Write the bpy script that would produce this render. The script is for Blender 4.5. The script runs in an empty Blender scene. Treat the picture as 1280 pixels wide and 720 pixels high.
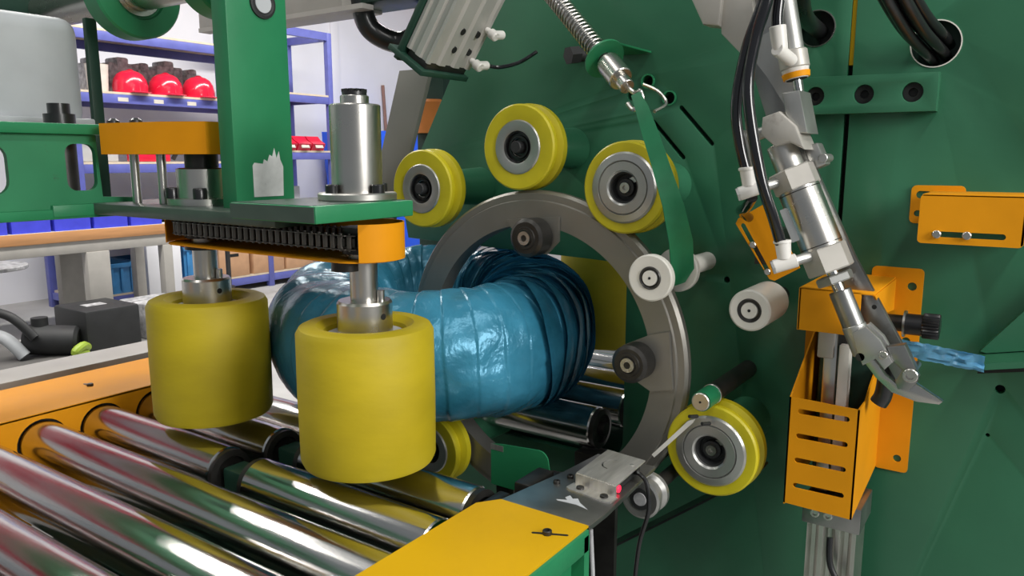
import bpy, bmesh, math, random
from mathutils import Vector, Matrix, noise
random.seed(7)
R = math.radians
S = bpy.context.scene
COL = S.collection

# ------------------------------------------------------------------ camera, world, lights, exposure
cam = bpy.data.cameras.new('camera'); camo = bpy.data.objects.new('camera', cam); COL.objects.link(camo)
cam.sensor_width = 36; cam.lens = 27; cam.clip_start = .02
camo.location = (0, 0, 1.3); camo.rotation_euler = (R(90 - 9.6), 0, R(34.5))
S.camera = camo
W = bpy.data.worlds.new('world'); S.world = W; W.use_nodes = True
W.node_tree.nodes['Background'].inputs[0].default_value = (.86, .93, 1, 1)
W.node_tree.nodes['Background'].inputs[1].default_value = .19
def area(name, loc, size, energy, col=(1, .97, .92), target=None):
    l = bpy.data.lights.new(name, 'AREA'); l.shape = 'RECTANGLE'; l.size, l.size_y = size; l.energy = energy; l.color = col
    o = bpy.data.objects.new(name, l); COL.objects.link(o); o.location = loc
    if target: o.rotation_euler = (Vector(target) - Vector(loc)).to_track_quat('-Z', 'Y').to_euler()
    return o
area('assumed_ceiling_light_row', (-1.6, -.4, 4.2), (.35, 5), 30)  # assumed ceiling lamps, out of view
area('assumed_ceiling_light_row', (1.3, .2, 4.2), (.35, 5), 70)  # assumed ceiling lamps on the right, out of view
area('assumed_side_light', (2.5, .35, 2.25), (1.3, 1.3), 72, (1, .98, .95), (-.4, 1.2, 1.0))  # added light, unseen source assumed at right to brighten plate and rollers
area('assumed_ceiling_light_row', (-4.6, 3.5, 4.2), (.4, 8), 370)  # assumed ceiling lamps, unseen, added to brighten the wall and background
S.view_settings.view_transform = 'Standard'; S.view_settings.look = 'None'
S.view_settings.gamma = 1; S.view_settings.use_curve_mapping = False
S.view_settings.exposure = .25

# ------------------------------------------------------------------ materials
def mat(name, col, rough=.5, metal=0., var=.12, scale=14., bump=0., bscale=None, coat=0., dirt=None, dirt_amt=.5, stretch=(1, 1, 1), rvar=.1, spec=.5, dscale=9.):
    m = bpy.data.materials.new(name); m.use_nodes = True
    nt = m.node_tree; N = nt.nodes; L = nt.links; b = N['Principled BSDF']
    b.inputs['Metallic'].default_value = metal; b.inputs['Roughness'].default_value = rough
    b.inputs['Coat Weight'].default_value = coat; b.inputs['Coat Roughness'].default_value = .12
    b.inputs['Specular IOR Level'].default_value = spec
    tc = N.new('ShaderNodeTexCoord'); mp = N.new('ShaderNodeMapping'); mp.inputs['Scale'].default_value = stretch
    L.new(tc.outputs['Object'], mp.inputs['Vector'])
    n = N.new('ShaderNodeTexNoise'); n.inputs['Scale'].default_value = scale; n.inputs['Detail'].default_value = 5
    L.new(mp.outputs[0], n.inputs['Vector'])
    r = N.new('ShaderNodeValToRGB'); c = Vector(col)
    r.color_ramp.elements[0].position = .3; r.color_ramp.elements[1].position = .7
    r.color_ramp.elements[0].color = (*(c * (1 - var)), 1); r.color_ramp.elements[1].color = (*[min(1, x * (1 + var)) for x in c], 1)
    L.new(n.outputs['Fac'], r.inputs['Fac']); out = r.outputs['Color']
    if dirt is not None:
        n2 = N.new('ShaderNodeTexNoise'); n2.inputs['Scale'].default_value = dscale; n2.inputs['Detail'].default_value = 8; n2.inputs['Roughness'].default_value = .65
        L.new(tc.outputs['Object'], n2.inputs['Vector'])
        r2 = N.new('ShaderNodeValToRGB'); r2.color_ramp.elements[0].position = 1 - dirt_amt; r2.color_ramp.elements[1].position = min(1, 1 - dirt_amt + .12)
        L.new(n2.outputs['Fac'], r2.inputs['Fac'])
        mx = N.new('ShaderNodeMixRGB'); mx.inputs['Color2'].default_value = (*dirt, 1)
        L.new(r2.outputs['Color'], mx.inputs['Fac']); L.new(out, mx.inputs['Color1']); out = mx.outputs['Color']
    L.new(out, b.inputs['Base Color'])
    if rvar:
        mr = N.new('ShaderNodeMapRange'); mr.inputs['To Min'].default_value = max(.02, rough - rvar); mr.inputs['To Max'].default_value = min(1, rough + rvar)
        L.new(n.outputs['Fac'], mr.inputs['Value']); L.new(mr.outputs[0], b.inputs['Roughness'])
    if bump:
        nb = N.new('ShaderNodeTexNoise'); nb.inputs['Scale'].default_value = bscale or scale * 4; nb.inputs['Detail'].default_value = 4
        L.new(mp.outputs[0], nb.inputs['Vector'])
        bp = N.new('ShaderNodeBump'); bp.inputs['Strength'].default_value = bump; bp.inputs['Distance'].default_value = .01
        L.new(nb.outputs['Fac'], bp.inputs['Height']); L.new(bp.outputs[0], b.inputs['Normal'])
    return m
PLATE = mat('green_plate_paint', (.030, .142, .074), .34, var=.12, scale=5, bump=.03, bscale=60)
GREEN = mat('green_machine_paint', (.022, .225, .092), .45, var=.1, scale=8, bump=.04, bscale=70)
GREENW = mat('worn_green_paint', (.022, .215, .090), .48, var=.12, scale=8, dirt=(.04, .05, .04), dirt_amt=.40, dscale=14)
GREYGREEN = mat('oily_grey_green_paint', (.062, .092, .076), .34, var=.2, scale=10, dirt=(.15, .17, .15), dirt_amt=.40)
DKGREEN = mat('dark_green_paint', (.010, .045, .028), .5, var=.15)
ORANGE = mat('orange_yellow_paint', (.72, .285, .004), .55, spec=.2, var=.07, scale=9, bump=.03, bscale=80)
YELLOW = mat('yellow_cover_paint', (.64, .365, .001), .5, var=.05, spec=.3, scale=6, bump=.02, bscale=80)
PU = mat('yellow_polyurethane', (.48, .375, .006), .6, var=.12, scale=6, bump=.05, bscale=50, stretch=(1, 1, 2.2), rvar=.06)
TYRE = mat('yellow_wheel_tyre', (.56, .48, .012), .42, var=.12, scale=16)
CHROME = mat('chromed_roller_steel', (.60, .59, .57), .16, 1, var=.12, scale=7, rvar=.09, stretch=(.5, 6, 6), bump=.035, bscale=22)
STEEL = mat('turned_steel', (.60, .58, .54), .28, 1, var=.05, scale=8, rvar=.04)
ALU = mat('anodised_aluminium', (.62, .60, .56), .36, 1, var=.08, scale=18)
ALUW = mat('matt_aluminium_hub', (.46, .46, .44), .36, .8, var=.08, scale=18)
RINGM = mat('ring_aluminium', (.27, .26, .235), .4, .7, var=.12, scale=5, rvar=.12)
DKSTEEL = mat('dark_oiled_steel', (.05, .048, .045), .38, .7, var=.3, scale=25)
GREYBAR = mat('grey_steel_bar', (.30, .30, .29), .32, .9, var=.25, scale=12, dirt=(.16, .14, .11), dirt_amt=.4)
BLACK = mat('black_rubber', (.012, .012, .013), .32, var=.2, coat=.25)
MBLACK = mat('matt_black', (.02, .021, .022), .6, var=.25)
WHITE = mat('white_nylon', (.74, .72, .66), .4, var=.05, scale=20)
FITTING = mat('white_fitting_plastic', (.72, .70, .66), .35, var=.06)
PALEBR = mat('pale_grey_cast', (.46, .44, .40), .45, .35, var=.12, dirt=(.25, .21, .18), dirt_amt=.38)
STAIN = mat('stainless_sheet', (.74, .72, .69), .40, .85, var=.1, scale=20, stretch=(8, 1, 1))
PAPER = mat('torn_white_paper', (.62, .63, .62), .8, var=.14, scale=40, dirt=(.12, .13, .13), dirt_amt=.36, dscale=60)
TAPE = mat('green_webbing', (.012, .17, .07), .45, var=.15, scale=30)
WALL = mat('white_wall_paint', (.80, .80, .84), .85, var=.04, scale=1.5)
FLOOR = mat('grey_concrete_floor', (.40, .395, .385), .55, var=.16, scale=2.5, dirt=(.30, .29, .27), dirt_amt=.47, dscale=1.4, bump=.03)
RACKB = mat('blue_rack_paint', (.115, .13, .42), .45, var=.08)
BOARD = mat('pale_shelf_board', (.62, .52, .40), .6, var=.08)
RED = mat('glossy_red_plastic', (.66, .012, .045), .2, var=.06, coat=.4)
BINB = mat('violet_blue_plastic', (.055, .065, .62), .4, var=.08)
CRATE = mat('light_blue_crate_plastic', (.05, .24, .52), .4, var=.1)
TARP = mat('bright_blue_plastic', (.02, .11, .80), .35, var=.12, scale=6, bump=.3, bscale=9)
CARD = mat('brown_cardboard', (.52, .30, .17), .75, var=.08)
WOOD = mat('orange_plywood_edge', (.55, .27, .11), .6, var=.14, scale=10, stretch=(1, .3, 4))
BEIGE = mat('beige_grey_enamel', (.40, .38, .35), .5, var=.06)
CABG = mat('light_grey_enamel', (.50, .52, .54), .5, var=.05)
CLEARGREY = mat('grey_clutter', (.40, .40, .41), .55, var=.5, scale=25)
CREAM = mat('cream_paper', (.60, .56, .50), .7, var=.1)
LIME = mat('lime_hose_plastic', (.30, .42, .04), .5)
DARKGL = mat('deep_recess_black', (.006, .007, .007), .7, var=.1)

def film_mat():
    m = bpy.data.materials.new('blue_stretch_film'); m.use_nodes = True
    nt = m.node_tree; N = nt.nodes; L = nt.links; b = N['Principled BSDF']
    tc = N.new('ShaderNodeTexCoord')
    n = N.new('ShaderNodeTexNoise'); n.inputs['Scale'].default_value = 7; n.inputs['Detail'].default_value = 4
    L.new(tc.outputs['Object'], n.inputs['Vector'])
    r = N.new('ShaderNodeValToRGB')
    r.color_ramp.elements[0].position = .35; r.color_ramp.elements[0].color = (.018, .125, .195, 1)
    r.color_ramp.elements[1].position = .7; r.color_ramp.elements[1].color = (.055, .28, .43, 1)
    L.new(n.outputs['Fac'], r.inputs['Fac']); L.new(r.outputs[0], b.inputs['Base Color'])
    b.inputs['Roughness'].default_value = .25; b.inputs['Specular Tint'].default_value = (.38, .75, 1, 1)
    b.inputs['Specular IOR Level'].default_value = .85
    n2 = N.new('ShaderNodeTexNoise'); n2.inputs['Scale'].default_value = 9; n2.inputs['Detail'].default_value = 4; n2.inputs['Distortion'].default_value = .6
    L.new(tc.outputs['Object'], n2.inputs['Vector'])
    n3 = N.new('ShaderNodeTexNoise'); n3.inputs['Scale'].default_value = 120; n3.inputs['Detail'].default_value = 3
    L.new(tc.outputs['Object'], n3.inputs['Vector'])
    ad = N.new('ShaderNodeMath'); ad.operation = 'MULTIPLY_ADD'; ad.inputs[1].default_value = .10
    L.new(n3.outputs['Fac'], ad.inputs[0]); L.new(n2.outputs['Fac'], ad.inputs[2])
    bp = N.new('ShaderNodeBump'); bp.inputs['Strength'].default_value = .6; bp.inputs['Distance'].default_value = .012
    L.new(ad.outputs[0], bp.inputs['Height']); L.new(bp.outputs[0], b.inputs['Normal']); 
    return m
FILM = film_mat()
def hosemat():
    return mat('glossy_black_hose', (.008, .008, .010), .14, var=.1, coat=.5)
HOSE = hosemat()

# ------------------------------------------------------------------ mesh helpers
def frame(axis):
    a = Vector(axis).normalized()
    u = a.orthogonal().normalized() if abs(a.z) > .99 else Vector((0, 0, 1)).cross(a).normalized()
    return u, a.cross(u).normalized(), a
class MB:
    def __init__(s): s.bm = bmesh.new()
    def box(s, lo, hi, bev=0., rot=None, seg=2):
        lo, hi = Vector(lo), Vector(hi); c = (lo + hi) / 2; d = hi - lo
        t = bmesh.new(); bmesh.ops.create_cube(t, size=1)
        for v in t.verts: v.co = Vector((v.co.x * d.x, v.co.y * d.y, v.co.z * d.z))
        if bev: bmesh.ops.bevel(t, geom=t.edges[:], offset=min(bev, min(abs(x) for x in d) * .45), segments=seg, affect='EDGES', profile=.5)
        for v in t.verts: v.co = (rot @ v.co if rot else v.co) + c
        s.join(t); return s
    def join(s, t):
        bmesh.ops.recalc_face_normals(t, faces=t.faces[:])
        me = bpy.data.meshes.new('tmp'); t.to_mesh(me); t.free(); s.bm.from_mesh(me); bpy.data.meshes.remove(me)
    def cyl(s, p0, p1, r, r1=None, seg=32, bev=0.):
        r1 = r if r1 is None else r1; L_ = (Vector(p1) - Vector(p0)).length
        if bev: pr = [(0, 0), (r - bev, 0), (r, bev), (r1, L_ - bev), (r1 - bev, L_), (0, L_)]
        else: pr = [(0, 0), (r, 0), (r1, L_), (0, L_)]
        return s.lathe(pr, p0, Vector(p1) - Vector(p0), seg)
    def lathe(s, prof, o, axis=(0, 0, 1), seg=40, close=False, a0=0., a1=2 * math.pi):
        u, w, a = frame(axis); o = Vector(o); t = bmesh.new(); rings = []
        full = abs(a1 - a0 - 2 * math.pi) < 1e-6
        n = seg if full else seg + 1
        for r, h in prof:
            if r < 1e-7: rings.append([t.verts.new(o + a * h)])
            else: rings.append([t.verts.new(o + a * h + (u * math.cos(a0 + (a1 - a0) * k / seg) + w * math.sin(a0 + (a1 - a0) * k / seg)) * r) for k in range(n)])
        pairs = list(zip(rings[:-1], rings[1:])) + ([(rings[-1], rings[0])] if close else [])
        for A, B in pairs:
            for k in range(seg):
                k2 = (k + 1) % n
                if len(A) == 1 and len(B) == 1: continue
                if len(A) == 1: t.faces.new((A[0], B[k], B[k2]))
                elif len(B) == 1: t.faces.new((A[k], A[k2], B[0]))
                else: t.faces.new((A[k], A[k2], B[k2], B[k]))
        s.join(t); return s
    def tube(s, pts, r, seg=12, smooth=True, sub=8, close=False):
        P = [Vector(p) for p in pts]
        if smooth and len(P) > 2:
            Q = []
            for i in range(len(P) - 1):
                a, b, c, d = P[max(i - 1, 0)], P[i], P[i + 1], P[min(i + 2, len(P) - 1)]
                for k in range(sub):
                    x = k / sub
                    Q.append(.5 * ((2 * b) + (c - a) * x + (2 * a - 5 * b + 4 * c - d) * x * x + (3 * b - a - 3 * c + d) * x ** 3))
            Q.append(P[-1]); P = Q
        t = bmesh.new(); rings = []; up = None
        for i, p in enumerate(P):
            d = (P[min(i + 1, len(P) - 1)] - P[max(i - 1, 0)]).normalized()
            if up is None: up = d.orthogonal().normalized()
            up = (up - d * up.dot(d)).normalized(); w = d.cross(up)
            rings.append([t.verts.new(p + (up * math.cos(2 * math.pi * k / seg) + w * math.sin(2 * math.pi * k / seg)) * r) for k in range(seg)])
        for A, B in zip(rings[:-1], rings[1:]):
            for k in range(seg): t.faces.new((A[k], A[(k + 1) % seg], B[(k + 1) % seg], B[k]))
        t.faces.new(rings[0][::-1]); t.faces.new(rings[-1]); s.join(t); return s
    def strip(s, pts, wid, th):
        """flat band through pts (centre line), wid = width vector, th = thickness"""
        t = bmesh.new(); P = [Vector(p) for p in pts]; w = Vector(wid) / 2; rings = []
        for i, p in enumerate(P):
            d = (P[min(i + 1, len(P) - 1)] - P[max(i - 1, 0)]).normalized(); n = d.cross(w).normalized() * th / 2
            rings.append([t.verts.new(q) for q in (p - w - n, p + w - n, p + w + n, p - w + n)])
        for A, B in zip(rings[:-1], rings[1:]):
            for k in range(4): t.faces.new((A[k], A[(k + 1) % 4], B[(k + 1) % 4], B[k]))
        t.faces.new(rings[0]); t.faces.new(rings[-1][::-1]); s.join(t); return s
    def shape(s, outer, holes=(), w0=0., w1=.01, plane='xz', bev=0., M=None):
        """filled outline with holes, extruded w0..w1 along the plane's normal"""
        cu = bpy.data.curves.new('tmp', 'CURVE'); cu.dimensions = '2D'; cu.fill_mode = 'BOTH'; cu.extrude = (w1 - w0) / 2 - bev
        if bev: cu.bevel_depth = bev; cu.bevel_resolution = 1; cu.offset = -bev
        for lp in [outer] + list(holes):
            sp = cu.splines.new('POLY'); sp.points.add(len(lp) - 1); sp.use_cyclic_u = True
            for p, q in zip(sp.points, lp): p.co = (q[0], q[1], 0, 1)
        ob = bpy.data.objects.new('tmp', cu); me = bpy.data.meshes.new_from_object(ob)
        t = bmesh.new(); t.from_mesh(me); bmesh.ops.remove_doubles(t, verts=t.verts[:], dist=1e-6)
        c = (w0 + w1) / 2
        for v in t.verts:
            u, w, d = v.co; d += c
            v.co = {'xz': Vector((u, d, w)), 'xy': Vector((u, w, d)), 'yz': Vector((d, u, w))}[plane]
            if M: v.co = M @ v.co
        bpy.data.objects.remove(ob); bpy.data.curves.remove(cu); bpy.data.meshes.remove(me)
        s.join(t); return s
    def xf(s, M):
        for v in s.bm.verts: v.co = M @ v.co
        return s
    def mesh(s, name, m, ang=32):
        me = bpy.data.meshes.new(name); s.bm.to_mesh(me); s.bm.free()
        me.polygons.foreach_set('use_smooth', [True] * len(me.polygons)); me.set_sharp_from_angle(angle=R(ang))
        me.materials.append(m); return me
    def build(s, name, m, parent=None, ang=32):
        o = bpy.data.objects.new(name, s.mesh(name, m, ang)); COL.objects.link(o)
        if parent: put(o, parent)
        return o
def wloc(o):
    v = Vector(o.location)
    while o.parent: o = o.parent; v = v + Vector(o.location)
    return v
def put(o, parent):
    o.parent = parent; o.location = Vector(o.location) - wloc(parent)
def tag(o, label=None, cat=None, group=None, kind=None):
    if label: o['label'] = label
    if cat: o['category'] = cat
    if group: o['group'] = group
    if kind: o['kind'] = kind
    return o
def thing(name, loc, label, cat, group=None):
    o = bpy.data.objects.new(name, None); COL.objects.link(o); o.location = loc; o.empty_display_size = .05
    return tag(o, label, cat, group)
def dup(o, parent=None, off=(0, 0, 0)):
    c = o.copy(); COL.objects.link(c)
    if parent: c.parent = parent
    c.location = Vector(o.location) + Vector(off)
    for ch in list(o.children): dup(ch, c)
    return c
def slot(cx, cy, lx, r, n=8, ang=0.):
    """stadium outline: total length lx, half height r"""
    h = lx / 2 - r; ca, sa = math.cos(ang), math.sin(ang); P = []
    for k in range(n + 1):
        a = -math.pi / 2 + math.pi * k / n; P.append((h + r * math.cos(a), r * math.sin(a)))
    for k in range(n + 1):
        a = math.pi / 2 + math.pi * k / n; P.append((-h + r * math.cos(a), r * math.sin(a)))
    return [(cx + x * ca - y * sa, cy + x * sa + y * ca) for x, y in P]
def circ(cx, cy, r, n=24): return [(cx + r * math.cos(2 * math.pi * k / n), cy + r * math.sin(2 * math.pi * k / n)) for k in range(n)]
def rrect(x0, y0, x1, y1, r, n=5):
    P = []
    for cx, cy, a in ((x1 - r, y1 - r, 0), (x0 + r, y1 - r, 90), (x0 + r, y0 + r, 180), (x1 - r, y0 + r, 270)):
        for k in range(n + 1): P.append((cx + r * math.cos(R(a + 90 * k / n)), cy + r * math.sin(R(a + 90 * k / n))))
    return P
def hexbolt(mb, o, axis, r, h): mb.lathe([(0, 0), (r, 0), (r, h * .85), (r * .85, h), (0, h)], o, axis, 6); return mb
def capbolt(mb, o, axis, r, h):
    mb.lathe([(0, 0), (r, 0), (r, h * .88), (r * .88, h), (r * .55, h), (r * .5, h * .45), (0, h * .45)], o, axis, 20); return mb

# ================================================================== setting
f = MB().box((-12, -3, -.1), (4, 12, 0)).build('floor', FLOOR); tag(f, kind='structure')
w = MB().box((-7.75, -3, 0), (-7.6, 12, 6.2)).build('wall_left', WALL); tag(w, kind='structure')
w = MB().box((-7.6, 11.85, 0), (4, 12, 4.6)).build('wall_back', WALL); tag(w, kind='structure')
# red crane runway girder high on the left wall, seen mirrored in the rollers
rb = MB().box((-7.6, -3, 3.75), (-7.2, 11.8, 4.35)).build('trim_1', RED); tag(rb, kind='structure')
rb = MB().box((-7.603, 7.0, 0), (-7.57, 7.12, 4.5), .004).build('trim_2', WALL); tag(rb, kind='structure')

# ================================================================== roller conveyor
conv = thing('roller_conveyor', (-1.05, .5, 0), 'conveyor of chromed steel rollers between orange left rail and yellow right rail', 'conveyor')
rows = [(-1.55, -.655)]
RY = [.77 - .1165 * k for k in range(0, 8)]
holes = [circ(y, .757, .047, 28) for y in RY if y > -.25] + [circ(.886, .757, .047, 28), circ(1.002, .757, .047, 28)]
rail = MB().shape([(-.5, .60), (1.09, .60), (1.09, .815), (-.5, .815)], holes, -1.556, -1.55, 'yz').box((-1.775, -.5, .810), (-1.55, 1.09, .817), .002).box((-1.775, -.5, .6), (-1.769, 1.09, .812)).build('side_rail', ORANGE, conv)
MB().box((-1.768, -.5, .6), (-1.558, 1.09, .61)).box((-1.562, -.5, .6), (-1.558, 1.09, .809)).build('rail_hollow_shade', DARKGL, rail)  # black sheets added so the rail hollow looks shaded through the holes
b = MB(); b.shape(slot(-1.66, .80, .035, .003), (), .817, .8176, 'xy'); hexbolt(b, (-1.652, .80, .817), (0, 0, 1), .007, .005); b.build('cover_screw', DKSTEEL, rail)
# right rail: green channel with yellow cover
gr = MB().box((-.632, -.5, .765), (-.470, .872, .797), .002).box((-.60, -.5, .3), (-.49, .86, .766)).box((-.632, .858, .3), (-.47, .872, .79)).box((-.488, -.5, .70), (-.470, .86, .712)).build('rail_frame', GREEN, conv)
MB().shape([(-.645, -.5), (-.474, -.5), (-.474, .876), (-.622, .876), (-.645, .845)], (), .797, .8, 'xy').build('rail_cover', YELLOW, conv)
b = MB(); b.shape(slot(-.505, .825, .05, .0022, ang=R(25)), (), .8, .8005, 'xy'); capbolt(b, (-.508, .823, .8), (0, 0, 1), .0065, .006); b.build('cover_screw', DKSTEEL, conv)
def roller(x0, x1, y, cap0=False, cap1=False):
    z = .757; r = .043
    o = MB().lathe([(0, 0), (.034, 0), (r - .002, .0), (r, .003), (r, x1 - x0 - .003), (r - .002, x1 - x0), (.034, x1 - x0), (0, x1 - x0)], (x0, y, z), (1, 0, 0), 48).build('roller', CHROME, conv)
    for c, xx, s in ((cap0, x0, -1), (cap1, x1, 1)):
        if c:
            MB().lathe([(0, -.004), (.040, -.004), (.041, .010), (.03, .012), (.028, .006), (.014, .006), (.014, .02), (0, .02)], (xx, y, z), (s, 0, 0), 32).build('bearing_cap', DKSTEEL, o)
    return o
for y in RY[1:]: roller(-1.58, -.615, y)
for y in (.77, .886, 1.002):
    roller(-1.58, -1.135, y, cap1=True)
    if y < .95: roller(-1.045, -.655 if y < .8 else -.675, y, cap0=True, cap1=y > .8)
# undertray and split supports
MB().box((-1.55, -.5, .55), (-.632, 1.09, .56)).build('under_tray', DKGREEN, conv)
for y in (.71, .828, .944): MB().box((-1.55, y - .006, .57), (-.632, y + .006, .69)).build('cross_member', DKGREEN, conv)
for y in (.77, .886, 1.002):
    MB().box((-1.118, y - .022, .56), (-1.062, y + .022, .775), .004).build('bearing_post', DKGREEN, conv)
MB().box((-1.125, .5, .56), (-1.055, 1.06, .70), .004).build('centre_beam', DKGREEN, conv)
for (x, y) in ((-1.66, -.3), (-1.66, 1.0), (-.55, -.3), (-.55, .8)): MB().box((x - .04, y - .04, 0), (x + .04, y + .04, .6), .004).build('leg', GREEN, conv)
# conveyor run-out behind the ring
conv2 = thing('outfeed_conveyor', (-1.0, 1.6, 0), 'dark short roller table behind the wrapping ring, ending by yellow rear roller', 'conveyor')
conv_save = conv; conv = conv2
for y in (1.335, 1.475, 1.60, 1.72, 1.84): roller(-1.36, -.705, y, cap1=True)
conv = conv_save
MB().box((-1.38, 1.46, .55), (-.70, 2.0, .70), .004).build('frame_box', DKGREEN, conv2)
for x in (-.725,): MB().box((x - .02, 1.31, .60), (x + .05, 1.36, .706), .003).build('bearing_block', DKSTEEL, conv2)
for x in (-1.3, -.8):
    for y in (1.55, 1.9): MB().box((x - .03, y - .03, 0), (x + .03, y + .03, .56)).build('leg', DKGREEN, conv2)
# pale beam beside the left rail
bm_ = thing('frame_beam', (-1.95, .6, 0), 'light grey metal beam running beside the orange rail', 'beam')
MB().box((-2.06, -.5, .735), (-1.93, 1.6, .79), .004).build('beam', BEIGE, bm_)
MB().box((-1.93, -.5, .74), (-1.777, 1.6, .752)).build('dark_gap_strip', DARKGL, bm_)  # black strip stands in for the dark gap between beam and rail
for y in (-.2, 1.3): MB().box((-2.02, y, 0), (-1.97, y + .05, .736)).build('leg', CABG, bm_)

# ================================================================== yellow press rollers
def press_roller(x, y, label, shaft_top=1.19, r=.107, dz=0.):
    t = thing('press_roller', (x, y, .82), label, 'roller', 'vertical yellow press rollers')
    p = [(0, .82), (r - .012, .82), (r - .004, .823), (r, .832), (r + .001, .93), (r, 1.033), (r - .005, 1.042), (r - .014, 1.046), (.076, 1.0450), (.0645, 1.036), (.0625, 1.027), (.02, 1.026), (0, 1.026)]
    MB().lathe([(a, h - .82) for a, h in p], (x, y, .82), (0, 0, 1), 72).build('polyurethane_sleeve', PU, t)
    MB().cyl((x, y, 1.0255), (x, y, 1.030), .061, bev=.001, seg=48).build('end_washer', CABG, t)
    c = MB().lathe([(0, 0), (.041, 0), (.043, .003), (.043, .049), (.040, .053), (.02, .053), (0, .053)], (x, y, 1.029), (0, 0, 1), 48).build('collar', STEEL, t)
    MB().cyl((x + .0425, y - .003, 1.060), (x + .0432, y - .003, 1.060), .005, seg=14).build('set_screw', DARKGL, c)
    MB().cyl((x, y, 1.08), (x, y, shaft_top), .0215, seg=36).build('shaft', STEEL, t)
    b = MB().cyl((x + .026, y + .010, 1.082), (x + .026, y + .010, 1.098), .006, seg=12).build('key', STEEL, t)
    t.location.z += dz
    return t
press_roller(-.859, .8425, 'front yellow press roller on steel shaft, nearest the camera')
press_roller(-1.27, .8425, 'dull yellow press roller left of blue coil, beside the orange rail')
press_roller(-.83, 1.60, 'yellow press roller behind the blue coil, seen through the ring', dz=.05)

# ================================================================== drive head: plates, column, chain
hd = thing('roller_drive_head', (-1.2, .85, 1.19), 'green drive head plates and upright carrying the yellow roller shafts', 'machine')
MB().box((-1.57, .775, 1.192), (-.98, 1.06, 1.2135), .002).build('base_plate', GREYGREEN, hd)
MB().box((-1.58, .70, 1.190), (-1.52, .80, 1.213), .002).build('base_tongue', GREEN, hd)
MB().box((-.985, .70, 1.212), (-.800, .895, 1.236), .002).build('arm_plate', GREEN, hd)
MB().box((-.984, .6992, 1.2135), (-.803, .701, 1.2345)).build('worn_edge', GREYGREEN, hd)
MB().box((-.984, .702, 1.2358), (-.815, .893, 1.2366)).build('worn_top', GREYGREEN, hd)
col_ = MB().box((-1.19, .832, 1.196), (-1.15, .958, 2.1), .002).build('upright', GREEN, hd)
# torn paper sticker on the upright
pts = [(.868, 1.232), (.932, 1.232), (.934, 1.285), (.928, 1.298), (.926, 1.312), (.920, 1.300), (.916, 1.318), (.911, 1.303), (.905, 1.306), (.900, 1.294), (.893, 1.298), (.890, 1.290), (.872, 1.292), (.868, 1.287)]
MB().shape(pts, (), -1.1500, -1.1492, 'yz').build('torn_sticker', PAPER, col_)
b = MB().lathe([(0, 0), (.026, 0), (.026, .004), (.022, .005), (.019, .003), (0, .003)], (-1.15, .906, 1.565), (1, 0, 0), 36).build('hole_ring', MBLACK, col_)
b = MB(); b.cyl((-1.147, .906, 1.565), (-1.1455, .906, 1.565), .0165); b.build('round_label', CABG, col_)
# silver bearing tower over the front shaft
tw = thing('bearing_tower', (-.865, .85, 1.237), 'tall silver cylindrical bearing housing with black cap on green arm', 'housing')
cx, cy = -.872, .848
MB().lathe([(0, 0), (.058, 0), (.060, .002), (.060, .010), (.058, .012), (0, .012)], (cx, cy, 1.236), (0, 0, 1), 56).build('flange', ALU, tw)
MB().lathe([(0, 0), (.0385, 0), (.0385, .131), (.0365, .133), (.0, .133)], (cx, cy, 1.247), (0, 0, 1), 56).build('body', STEEL, tw)
MB().cyl((cx, cy, 1.379), (cx, cy, 1.393), .0215, bev=.001).build('neck', STEEL, tw)
b = MB().cyl((cx, cy, 1.392), (cx, cy, 1.399), .0185)
for k in range(12): b.box((cx + .015 * math.cos(k * .5236) - .0032, cy + .015 * math.sin(k * .5236) - .0032, 1.398), (cx + .015 * math.cos(k * .5236) + .0032, cy + .015 * math.sin(k * .5236) + .0032, 1.4025))
b.build('castle_nut', BLACK, tw)
for a in (-95, -5, 85, 175):
    b = MB(); capbolt(b, (cx + .0485 * math.cos(R(a)), cy + .0485 * math.sin(R(a)), 1.248), (0, 0, 1), .0095, .013); b.build('flange_bolt', BLACK, tw)
# silver housing over the rear shaft, under the orange cover
t2 = thing('bearing_housing', (-1.30, .86, 1.214), 'squat bolted steel bearing housing beneath the orange cover', 'housing')
cx, cy = -1.305, .872
MB().lathe([(0, 0), (.064, 0), (.064, .012), (.046, .013), (.046, .066), (.040, .068), (0, .068)], (cx, cy, 1.214), (0, 0, 1), 48).build('body', STEEL, t2)
for a in (-130, -40, 50, 140): b = MB(); capbolt(b, (cx + .054 * math.cos(R(a)), cy + .054 * math.sin(R(a)), 1.226), (0, 0, 1), .0125, .020); b.build('flange_bolt', BLACK, t2)
MB().cyl((cx, cy, 1.280), (cx, cy, 1.325), .03).build('shaft', DKSTEEL, t2)
# orange cover on stand-offs
oc = thing('orange_cover', (-1.38, .85, 1.31), 'orange folded guard cover on steel posts left of green upright', 'guard')
hexa = [(-1.505, .80), (-1.475, .775), (-1.315, .80), (-1.24, .84), (-1.235, .94), (-1.49, .98)]
inner = [(x * .985 - 1.345 * .015, y * .985 + .90 * .015) for x, y in hexa]
MB().shape(hexa, [inner], 1.307, 1.361, 'xy').shape(hexa, (), 1.361, 1.3645, 'xy').build('cover_shell', ORANGE, oc)
for (x, y) in ((-1.46, .795), (-1.40, .805)): b = MB(); b.lathe([(0, 0), (.012, 0), (.011, .005), (.005, .009), (0, .009)], (x, y, 1.3645), (0, 0, 1), 16); b.build('cover_bolt', BLACK, oc)
for (x, y) in ((-1.46, .83), (-1.385, .84), (-1.45, .945), (-1.39, .945)): MB().cyl((x, y, 1.214), (x, y, 1.361), .0085, seg=20).build('standoff_post', STEEL, oc)

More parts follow.
